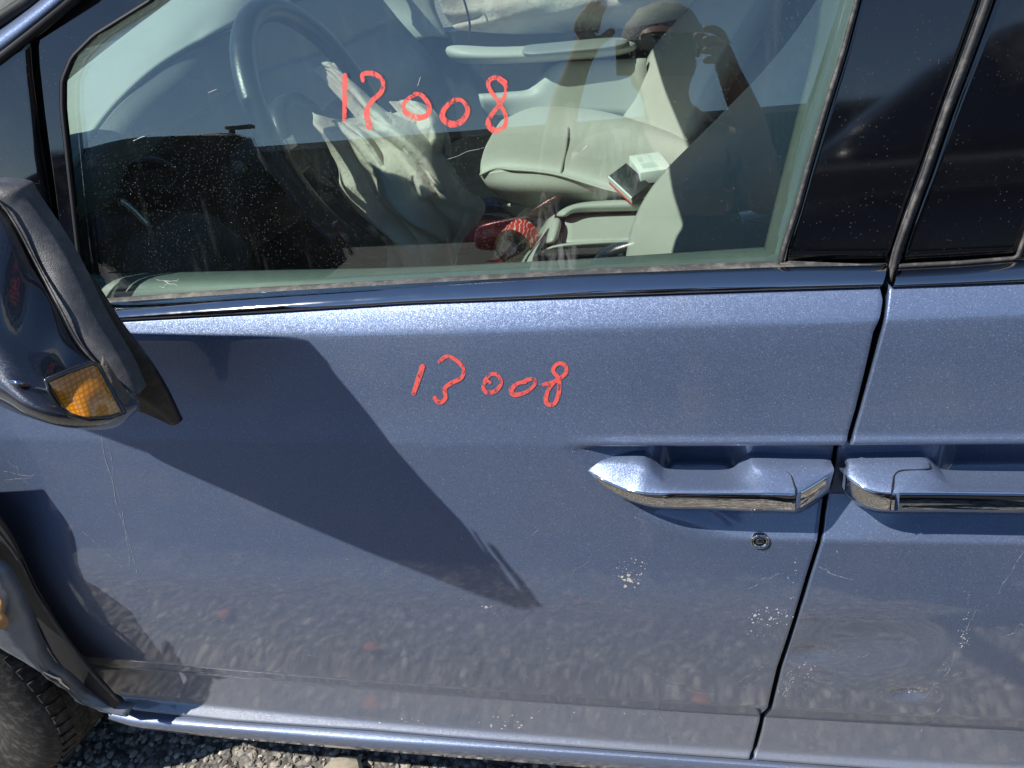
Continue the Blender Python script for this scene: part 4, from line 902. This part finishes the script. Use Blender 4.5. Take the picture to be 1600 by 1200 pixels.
for i, (x, y) in enumerate(lf):
    a = i*1.7; L2 = .05
    pts = []
    for t in np.linspace(0, 1, 7):
        wd = .016*math.sin(math.pi*min(1, t*.95+.03)); pts.append([(-wd, t*L2, .02+.008*math.sin(3*t)), (0, t*L2, .016+.008*math.sin(3*t)), (wd, t*L2, .02+.008*math.sin(3*t))])
    G = np.array(pts); ca, sa = math.cos(a), math.sin(a); G2 = G.copy(); G2[..., 0] = G[..., 0]*ca-G[..., 1]*sa+x; G2[..., 1] = G[..., 0]*sa+G[..., 1]*ca+y
    o = gridmesh('dry_leaf', G2, lm, None); solid(o, .0006, 0); tag(o, LL[i], 'leaf', 'dry leaves on the gravel')

# ------------------------------------------------------------------ what the car reflects: cars opposite, warehouse, lamp
def car_body(name, label, loc, rotz, mat, L=4.7, H=1.78, W=1.9, cat='car'):
    e = empty(name, loc); e.rotation_euler = (0, 0, rotz); tag(e, label, cat)
    def child(o): o.parent = e; o.matrix_parent_inverse = Matrix(); return o
    hl = L/2; gh = H
    st = [(-hl, .42, .62, .62), (-hl+.04, .30, .86, .78), (-hl+.25, .24, 1.00, .90), (-hl+1.15, .22, 1.13, .97), (-hl+1.7, .22, 1.17, 1.0), (0, .22, 1.19, 1.0), (hl-1.2, .22, 1.20, 1.0), (hl-.2, .26, 1.16, .95), (hl-.02, .34, 1.0, .85), (hl, .45, .8, .8)]
    st = [(x, a, min(t, gh*.68), w_*W/2) for x, a, t, w_ in st]
    rings = []
    for x, a, t, hw in st:
        sec = [(-.82, a), (-.97, a+.10), (-1, a+.30), (-.99, t-.22), (-.95, t-.06), (-.84, t), (-.4, t+.015), (0, t+.02)]
        sec = [(x, y*hw, z) for y, z in sec]; sec = sec+[(x, -q[1], q[2]) for q in sec[-2::-1]]
        rings.append(sec)
    child(loftbox('body', rings, mat, None, 2))
    belt = gh*.66
    gst = [(-hl+1.25, belt-.05, .92), (-hl+1.75, belt+.30*(gh-belt)/.6, .88), (-hl+2.15, gh-.06, .80), (-hl+2.6, gh, .78), (hl-1.1, gh-.02, .77), (hl-.55, gh-.16, .78), (hl-.25, belt-.04, .88)]
    rings = []
    for x, t, w_ in gst:
        hw = W/2; sec = [(-.97, belt-.06), (-.965, belt), (-.90-.0*w_, belt+(t-belt)*.5), (-w_-.02, t-.07 if t > belt+.1 else t), (-w_+.10, t), (0, t+.02)]
        sec = [(x, y*hw, max(z, belt-.06)) for y, z in sec]; sec = sec+[(x, -q[1], q[2]) for q in sec[-2::-1]]
        rings.append(sec)
    child(loftbox('cabin', rings, mat, None, 2))
    gl = M['gloss']
    for s_ in (-1, 1):
        for xa, xb, xc, xd in ((-hl+2.02, -hl+2.9, -hl+2.25, -hl+2.88), (-hl+2.98, -hl+3.75, -hl+2.98, -hl+3.70)):
            V = [(xa, s_*.978*W/2, belt+.02), (xb, s_*.978*W/2, belt+.02), (xd, s_*.85*W/2, gh-.14), (xc, s_*.85*W/2, gh-.14)]
            o = mesh('window', V, [(0, 1, 2, 3)], gl, None, False); solid(o, .02, 0); child(o)
        for xw in (-hl+.95, hl-.95):
            Mw2 = frame((0, s_, 0), (xw, s_*(W/2-.10), .34))
            wh = lathe('wheel', [(0, .06), (.19, .06), (.21, .09), (.30, .10), (.335, .07), (.34, 0), (.335, -.09), (.2, -.1)], M['tyre'], None, 28, Mw2); child(wh)
            rm = lathe('rim', [(0, .072), (.05, .075), (.06, .066), (.18, .07), (.2, .095)], M['silver'], None, 20, Mw2); rm.parent = wh
        o = loftbox('headlight', [[(-hl+.03, s_*.50*W/2, .80), (-hl+.03, s_*.52*W/2, .68), (-hl+.09, s_*.80*W/2, .70), (-hl+.09, s_*.80*W/2, .84)], [(-hl+.10, s_*.5*W/2, .84), (-hl+.10, s_*.5*W/2, .66), (-hl+.34, s_*.92*W/2, .72), (-hl+.34, s_*.92*W/2, .90)]], simple('headlight_lens', (.75, .74, .70), .12), None, 1); child(o)
        o = loftbox('tail_light', [[(hl-.02, s_*.6*W/2, .98), (hl-.02, s_*.6*W/2, .82), (hl-.06, s_*.86*W/2, .82), (hl-.06, s_*.86*W/2, .98)], [(hl-.1, s_*.6*W/2, 1.0), (hl-.1, s_*.6*W/2, .82), (hl-.3, s_*.95*W/2, .84), (hl-.3, s_*.95*W/2, 1.0)]], simple('red_lens', (.35, .02, .02), .15), None, 1); child(o)
        child(box('mirror', (-hl+1.85, s_*(W/2+.08), belt+.04), (.12, .18, .13), mat, None, None, .04))
    child(box('grille', (-hl+.015, 0, .70), (.06, W*.42, .16), M['blackpl'], None, None, .01))
    child(box('windscreen', (-hl+1.70, 0, belt+.24), (.03, W*.80, .62), gl, None, rotm(0, R(52), 0), .01))
    return e
darkp = simple('dark_car_paint', (.02, .022, .026), .25, .3, .2, 20, None, .25, Coat_Weight=1.0, Coat_Roughness=.03)
redp = simple('red_car_paint', (.35, .02, .02), .3, .2, .2, 20, None, .1, Coat_Weight=1.0, Coat_Roughness=.03)
greyp = simple('grey_car_paint', (.20, .21, .22), .3, .4, .2, 20, None, .1, Coat_Weight=1.0, Coat_Roughness=.03)
car_body('dark_car', 'dark dusty car parked opposite, reflected in the black door pillar', (2.0, -4.05, 0), R(5), darkp, 4.9, 2.12, 2.0)
car_body('red_car', 'red car parked across the yard, reflected in the belt trim under the window', (-2.1, -16.5, 0), R(4), redp, 4.6, 1.75, 1.85)
car_body('grey_car', 'grey car parked by the warehouse, far behind the photographer', (-13, -17, 0), R(-4), darkp, 4.7, 1.6, 1.85)
def wall_mat(c):
    b = NB('ribbed_metal_wall'); co = b.coord(); w_ = b.n('ShaderNodeTexWave'); w_.inputs['Scale'].default_value = 1.2; b.l(co, w_.inputs[0])
    return b.fin(b.bsdf(b.mix(b.noise(2, 5), c, tuple(np.array(c)*.7)), .7, 0, Normal=b.bump(w_.outputs['Fac'], .6, .05)))
wm = wall_mat((.07, .065, .06))
bd = empty('warehouse', (-8, -34, 0)); tag(bd, 'long low dark warehouse along the far side of the yard', 'building')
box('wall', (-4, -36, 2.55), (46, 8, 5.1), wm, bd); box('roof', (-4, -36, 5.25), (46.6, 8.6, .3), M['cowl'], bd); box('gable_block', (-29.5, -36, 3.0), (5, 8.2, 6.0), wm, bd)
for i in range(6): box('roller_door', (-22+i*7, -31.95, 1.6), (3.4, .12, 3.2), wall_mat((.12, .11, .10)), bd)
lp = empty('lamp_post', (-13, -20, 0)); tag(lp, 'slim lamp post standing in front of the warehouse', 'lamp post')
tube('pole', [(-13, -20, 0), (-13, -20, 4.5)], [.13, .10], M['dark'], lp, 10); box('lamp_head', (-12.7, -20, 4.55), (.9, .3, .12), M['dark'], lp, None, .03)
hl_ = []
for x in np.linspace(-260, 260, 60): hl_.append((x, 9+7*math.sin(x*.021+1)+4*math.sin(x*.05)+2*math.sin(x*.13)))
V = [(x, -190, -1) for x, h in hl_]+[(x, -210, h*.75) for x, h in hl_]+[(x, -240, h) for x, h in hl_]+[(x, -330, -1) for x, h in hl_]
hm = mesh('hills', V, gridfaces(4, 60), simple('dry_hill', (.09, .085, .06), .95, 0, .4, .05), None); tag(hm, kind='structure')

# ------------------------------------------------------------------ the photographer
def skin_obj(name, verts, edges, radii, mat, parent=None, root=0, sub=2):
    me = bpy.data.meshes.new(name); me.from_pydata([tuple(map(float, v)) for v in verts], edges, []); me.update()
    o = bpy.data.objects.new(name, me); sc.collection.objects.link(o); me.materials.append(mat)
    if parent is not None: o.parent = parent
    if parent is not None and parent.type == 'EMPTY': o.matrix_parent_inverse = Matrix.Translation(-parent.location)
    s = o.modifiers.new('skin', 'SKIN'); s.use_smooth_shade = True; s.branch_smoothing = .4
    for i, d in enumerate(me.skin_vertices[0].data):
        r = radii[i]; d.radius = (r, r) if np.isscalar(r) else r
        d.use_root = (i == root)
    ss_ = o.modifiers.new('sub', 'SUBSURF'); ss_.levels = ss_.render_levels = sub
    return o
pe = empty('person', (.10, -1.12, 0)); tag(pe, 'man in dark collared shirt and sunglasses photographing the van, mirrored in its window', 'person')
skin = simple('skin', (.42, .24, .17), .5, 0, .12, 40); shirt = simple('charcoal_denim_shirt', (.055, .062, .078), .85, 0, .3, 60, (40, .5, .01)); trou = simple('dark_trousers', (.03, .033, .042), .9, 0, .2, 40); shoe = simple('brown_shoe', (.05, .035, .025), .6)
hair = simple('grey_hair', (.46, .44, .42), .6, 0, .5, 160, (180, .8, .004))
pc = lambda dx, dy, dz: np.array([dx-.02*(dy < -.2), -CD+dy, CH+dz-.025*(dy < -.2)])
V = [pc(.10, -.46, -.62), pc(.10, -.46, -.42), pc(.09, -.44, -.22), pc(.06, -.40, -.11), pc(.05, -.34, -.04), pc(.04, -.27, .00), pc(.035, -.255, .06), pc(.035, -.25, .125), pc(.035, -.255, .16),
     pc(-.11, -.40, -.13), pc(-.24, -.28, -.22), pc(-.20, -.14, -.06), pc(-.155, -.07, .02),
     pc(.24, -.40, -.15), pc(.27, -.25, -.30), pc(.205, -.15, -.14), pc(.150, -.07, -.035),
     pc(.00, -.45, -.68), pc(-.01, -.43, -1.0), pc(-.01, -.45, -1.38), pc(-.01, -.36, -1.43),
     pc(.20, -.47, -.68), pc(.22, -.45, -1.0), pc(.23, -.48, -1.38), pc(.24, -.39, -1.43)]
E_ = [(0, 1), (1, 2), (2, 3), (3, 4), (4, 5), (5, 6), (6, 7), (7, 8), (3, 9), (9, 10), (10, 11), (11, 12), (3, 13), (13, 14), (14, 15), (15, 16), (0, 17), (17, 18), (18, 19), (19, 20), (0, 21), (21, 22), (22, 23), (23, 24)]
rad = [(.15, .12), (.15, .12), (.16, .12), (.10, .08), .052, (.062, .066), (.076, .092), (.078, .096), (.05, .06), .062, .046, .036, .027, .062, .046, .036, .027, .085, .062, .045, .045, .085, .062, .045, .045]
# fingers
def finger(base, dirs, r):
    k0 = len(V); prev = base
    q = V[base].copy()
    for i, d in enumerate(dirs):
        q = q+np.array(d); V.append(q.copy()); E_.append((prev, len(V)-1)); rad.append(r*(1-.12*i)); prev = len(V)-1
lhc = len(V); V.append(pc(-.135, -.05, .055)); E_.append((12, lhc)); rad.append((.034, .018))
for j, (dx, ln) in enumerate(((-.022, .030), (-.008, .036), (.007, .036), (.020, .030))):
    finger(lhc, [(dx*1.0, .006, ln), (.010-dx*.2, .012, ln*.7), (.014, .012, ln*.35)], .0095)
finger(lhc, [(.022, .012, -.006), (.022, .008, .012), (.014, .002, .01)], .011)
rhc = len(V); V.append(pc(.130, -.05, .00)); E_.append((16, rhc)); rad.append((.034, .020))
for j, (dz, ln) in enumerate(((.028, .028), (.012, .030), (-.004, .028), (-.018, .024))):
    finger(rhc, [(.004, .016, dz+.012), (-.020, .014, dz*.35), (-.020, -.004, .002)], .0098)
finger(rhc, [(-.016, .004, .026), (-.022, .004, .016), (-.016, .0, .002)], .0115)
# nose, ears, chin
for q, r in ((pc(.030, -.150, .045), .012), (pc(-.042, -.255, .055), .016), (pc(.113, -.26, .055), .016)):
    V.append(q); E_.append((6, len(V)-1)); rad.append(r)
body = skin_obj('body', V, E_, rad, skin, pe, 0, 2)
def sub_skin(name, idx, edges, radii, mat, root=0):
    return skin_obj(name, [V[i] if not isinstance(i, np.ndarray) else i for i in idx], edges, radii, mat, pe, root, 2)
sub_skin('shirt', [0, 1, 2, 3, pc(.055, -.37, -.065), 9, pc(-.19, -.33, -.19), 13, pc(.26, -.31, -.24), 17, 21], [(0, 1), (1, 2), (2, 3), (3, 4), (3, 5), (5, 6), (3, 7), (7, 8), (0, 9), (0, 10)], [(.17, .14), (.17, .14), (.18, .14), (.125, .10), .072, .082, .070, .082, .070, .10, .10], shirt)
sub_skin('trousers', [0, 17, 18, 19, 21, 22, 23], [(0, 1), (1, 2), (2, 3), (0, 4), (4, 5), (5, 6)], [(.155, .125), .10, .078, .062, .10, .078, .062], trou)
for q in (V[20], V[24]):
    skin_obj('shoe', [q+np.array([0, -.09, .005]), q+np.array([0, .02, 0]), q+np.array([0, .13, -.005])], [(0, 1), (1, 2)], [.042, .048, .036], shoe, pe, 0, 2)
skin_obj('collar', [pc(-.03, -.31, -.075), pc(.045, -.275, -.095), pc(.12, -.32, -.08), pc(.055, -.42, -.05)], [(0, 1), (1, 2), (2, 3), (3, 0)], [.022, .024, .022, .024], simple('collar_denim', (.16, .18, .21), .85), pe, 0, 2)
# hair
G = []
for th in np.linspace(0, R(100), 10):
    G.append([pc(.035, -.262, .10)+np.array([.092*math.sin(th)*math.cos(a), .108*math.sin(th)*math.sin(a)*(1 if math.sin(a) < 0 else .72), .100*math.cos(th)])+nrs.normal(0, .0018, 3) for a in np.linspace(0, 2*math.pi, 29)[:-1]])
hr = gridmesh('hair', np.array(G), hair, pe, False, .006, True, True)
for s_ in (-1, 1):
    loftbox('sunglasses', [[pc(.030+s_*.008, -.158, .085), pc(.030+s_*.008, -.158, .052), pc(.030+s_*.008, -.168, .052), pc(.030+s_*.008, -.168, .085)], [pc(.034+s_*.066, -.178, .088), pc(.034+s_*.066, -.178, .054), pc(.034+s_*.066, -.188, .054), pc(.034+s_*.066, -.188, .088)]], M['gloss'], pe, 2)
    tube('sunglasses_arm', [pc(.034+s_*.068, -.185, .078), pc(.035+s_*.082, -.26, .072)], .004, M['blackpl'], pe, 6)
tube('sunglasses_bridge', [pc(.020, -.160, .078), pc(.040, -.160, .078)], .004, M['blackpl'], pe, 6)
# phone just behind the lens
ph = empty('phone', CAM-fw*.009-rt*.0); tag(ph, 'dark phone held up in both hands by the photographer', 'phone')
RP = np.stack([rt, -dw, -fw], 1)
box('phone_body', CAM-fw*.0105-rt*.0+dw*.006, (.158, .076, .008), M['gloss'], ph, RP, .003)
lathe('camera_ring', [(.008, -.004), (.009, 0), (.012, 0), (.013, -.004)], M['dchrome'], ph, 24, frame(-(-fw)*1, CAM-fw*.0045))

# ------------------------------------------------------------------ wear on the paint
def specks(name, spots, surf, off, mat, parent, seed=1):
    r_ = np.random.RandomState(seed); V = []; F = []
    for px, py, rx, ry, n, smin, smax in spots:
        for i in range(n):
            a, q = r_.rand()*6.283, r_.rand()**.6
            x, y = px+rx*q*math.cos(a), py+ry*q*math.sin(a); s_ = smin+(smax-smin)*r_.rand()**2.5
            k = len(V); m_ = 7; V.append(hit(x, y, surf, off-.0002)); ph_ = r_.rand()*6; el = r_.uniform(.4, 1)
            for j in range(m_):
                b_ = 6.283*j/m_; rr = s_*r_.uniform(.5, 1.1); V.append(hit(x+rr*math.cos(b_+ph_), y+rr*el*math.sin(b_+ph_), surf, off))
            F += [(k, k+1+(j+1) % m_, k+1+j) for j in range(m_)]
    o = mesh(name, V, F, mat, parent); o['kind'] = 'stuff'; return o
def scratches(name, lines, surf, off, mat, parent):
    V = []; F = []
    for pts, w_ in lines:
        w_ = w_*.62
        v, f = ribbon('s', pts, w_, surf, off, None, None, n=max(8, 5*len(pts)), thick=.0002); k = len(V); V += list(v); F += [tuple(i+k for i in q) for q in f]
    o = mesh(name, V, F, mat, parent); o['kind'] = 'stuff'; return o
specks('dirt_splatter', [(988, 893, 26, 26, 44, .7, 3.4), (982, 905, 10, 8, 6, 2.5, 5.5), (762, 948, 9, 4, 4, 1.5, 4.0), (770, 953, 22, 6, 8, .5, 1.5), (790, 1125, 45, 14, 26, .7, 3.2), (640, 1128, 60, 6, 14, .6, 2)], sfull, -.0004, M['dirt'], fd, 2)
specks('paint_chips', [(1205, 965, 36, 16, 54, .6, 3.0), (1188, 990, 26, 8, 12, .5, 1.8), (1235, 905, 10, 40, 12, .5, 1.8), (600, 800, 420, 250, 90, .35, 1.0), (820, 640, 300, 120, 22, .3, .8), (420, 700, 250, 130, 26, .3, .8), (600, 1000, 380, 80, 40, .4, 1.0), (970, 1108, 240, 12, 22, .4, 1.2)], sfull, -.0004, M['chip'], fd, 4)
rs = np.random.RandomState(9)
def jl(p, q, n=6, j=1.5): return [tuple(np.array(p)*(1-t)+np.array(q)*t+rs.normal(0, j, 2)) for t in np.linspace(0, 1, n)]
L1 = [(jl((158, 680), (215, 900), 7, 3), 1.4), (jl((165, 690), (190, 800), 5, 2), 1.0), (jl((190, 800), (207, 890), 5, 2), 1.6), (jl((130, 830), (250, 940), 5, 3), .9), (jl((895, 893), (925, 875), 4, .8), 1.0), (jl((815, 848), (845, 826), 4, .5), .9), (jl((1030, 1100), (1050, 1160), 5, 2), 1.6), (jl((1036, 1098), (1048, 1140), 5, 3), 1.0), (jl((1020, 1051), (1110, 1085), 6, 2), 1.2), (jl((1040, 1072), (1118, 1086), 6, 1.5), .9), (jl((1140, 1072), (1200, 1035), 6, 2), 1.1), (jl((1150, 1078), (1190, 1058), 5, 2), .9), (jl((1172, 915), (1225, 893), 6, 2), 1.8), (jl((980, 650), (1010, 700), 3, 1), .7), (jl((0, 735), (60, 742), 5, 4), 1.2), (jl((5, 745), (48, 748), 5, 4), 1.0), (jl((10, 720), (40, 752), 5, 3), .9), (jl((480, 1120), (540, 1123), 4, .6), .7), (jl((200, 610), (380, 695), 4, 1), .5)]
for i in range(26):
    p_ = np.array([rs.uniform(230, 1180), rs.uniform(540, 1090)]); a = rs.uniform(0, 3.14); q = p_+rs.uniform(5, 22)*np.array([math.cos(a), math.sin(a)]); L1.append((jl(p_, q, 3, .6), rs.uniform(.3, .6)))
scratches('scratches', L1, sfull, -.0004, faded('light_scuff', (.42, .45, .50), 160, .40, .62, .8), fd)
L2 = [(jl((1510, 985), (1475, 1060), 14, 1.2), 1.0), (jl((1530, 945), (1510, 985), 8, 1.0), .8), (jl((1475, 1060), (1440, 1090), 8, 1.2), .8), (jl((1600, 975), (1575, 995), 5, 2), 1.8), (jl((1280, 885), (1295, 895), 5, 1), 1.5), (jl((1292, 895), (1335, 906), 5, 1), 1.2), (jl((1560, 930), (1600, 860), 5, 2), .9), (jl((1430, 1130), (1470, 1105), 5, 2), 1.4), (jl((1440, 1140), (1465, 1112), 5, 2), 1.0), (jl((1230, 1060), (1262, 1032), 5, 2), 1.2), (jl((1222, 1085), (1240, 1060), 5, 2), 1.2), (jl((1340, 1026), (1360, 1022), 3, 1), 1.0)]
for i in range(9):
    p_ = np.array([rs.uniform(1330, 1600), rs.uniform(540, 1130)]); a = rs.uniform(0, 3.14); q = p_+rs.uniform(5, 22)*np.array([math.cos(a), math.sin(a)]); L2.append((jl(p_, q, 3, .6), rs.uniform(.3, .6)))
scratches('scratches', L2, sfull, -.0004, faded('pale_scuff', (.55, .57, .60), 160, .40, .60, .85), sd)
specks('paint_chips', [(1255, 1055, 25, 22, 40, .4, 1.8), (1225, 1075, 12, 18, 20, .4, 1.8), (1425, 1078, 26, 5, 26, .4, 1.6), (1510, 970, 8, 50, 22, .4, 1.6), (1505, 995, 10, 18, 26, .5, 2.2), (1480, 1045, 8, 20, 18, .4, 1.6), (1450, 800, 180, 220, 40, .35, .9), (1310, 870, 10, 30, 8, .5, 1.2)], sfull, -.0004, M['chip'], sd, 6)
specks('window_specks', [(330, 300, 170, 110, 50, .3, .8), (700, 250, 480, 170, 50, .3, .7), (1050, 260, 150, 120, 30, .3, .7)], gs, -.0004, M['chip'], win, 8)
scratches('window_streaks', [(jl((700, 250), (760, 228), 5, 1), .6), (jl((612, 170), (608, 196), 3, 1), .8), (jl((262, 440), (246, 436), 4, 2), .8), (jl((262, 440), (252, 450), 4, 2), .8), (jl((262, 440), (280, 434), 4, 2), .8), (jl((262, 440), (276, 448), 4, 2), .8), (jl((255, 438), (268, 445), 4, 1), 1.6), (jl((325, 145), (338, 140), 3, .5), 1.0), (jl((208, 220), (226, 213), 3, .5), 1.4), (jl((910, 235), (917, 226), 3, .5), 1.3), (jl((655, 120), (652, 136), 3, 1), 1.0)], gs, -.0005, M['chip'], win)
# black dots on the window dirt: washed-down streaks low on the glass
stm = NB('dried_streaks'); co_ = stm.coord()
mp_ = stm.n('ShaderNodeMapping'); stm.l(co_, mp_.inputs[0]); mp_.inputs['Scale'].default_value = (90, 30, 14)
al = stm.ramp(stm.noise(1.0, 6, .65, vec=mp_.outputs[0]), [(.44, 0.0), (.75, .22)])
tr_ = stm.n('ShaderNodeBsdfTransparent'); df_ = stm.n('ShaderNodeBsdfDiffuse'); df_.inputs[0].default_value = (.62, .62, .60, 1)
mx_ = stm.n('ShaderNodeMixShader'); stm.l(al, mx_.inputs[0]); stm.l(tr_.outputs[0], mx_.inputs[1]); stm.l(df_.outputs[0], mx_.inputs[2]); stm = stm.fin(mx_)
def smear(pxs): 
    L, Rr = pxs; n = 14; G = np.zeros((n, n, 3)); L, Rr = lin(L, n), lin(Rr, n)
    for i in range(n):
        for j in range(n):
            q = L[i]*(1-j/(n-1))+Rr[i]*(j/(n-1)); G[n-1-i, j] = hit(q[0], q[1], gs, -.0006)
    o = gridmesh('dirt_streak', G, stm, win); return o
smear([[(846, 300), (838, 360), (828, 422)], [(872, 305), (880, 360), (895, 420)]])
smear([[(868, 380), (862, 400), (855, 424)], [(900, 384), (908, 400), (902, 422)]])
smear([[(925, 190), (915, 215), (905, 245)], [(960, 195), (965, 225), (958, 250)]])
smear([[(950, 200), (940, 260), (925, 310)], [(1010, 205), (1005, 260), (985, 320)]])
smear([[(880, 160), (870, 185), (862, 215)], [(925, 165), (918, 190), (905, 215)]])
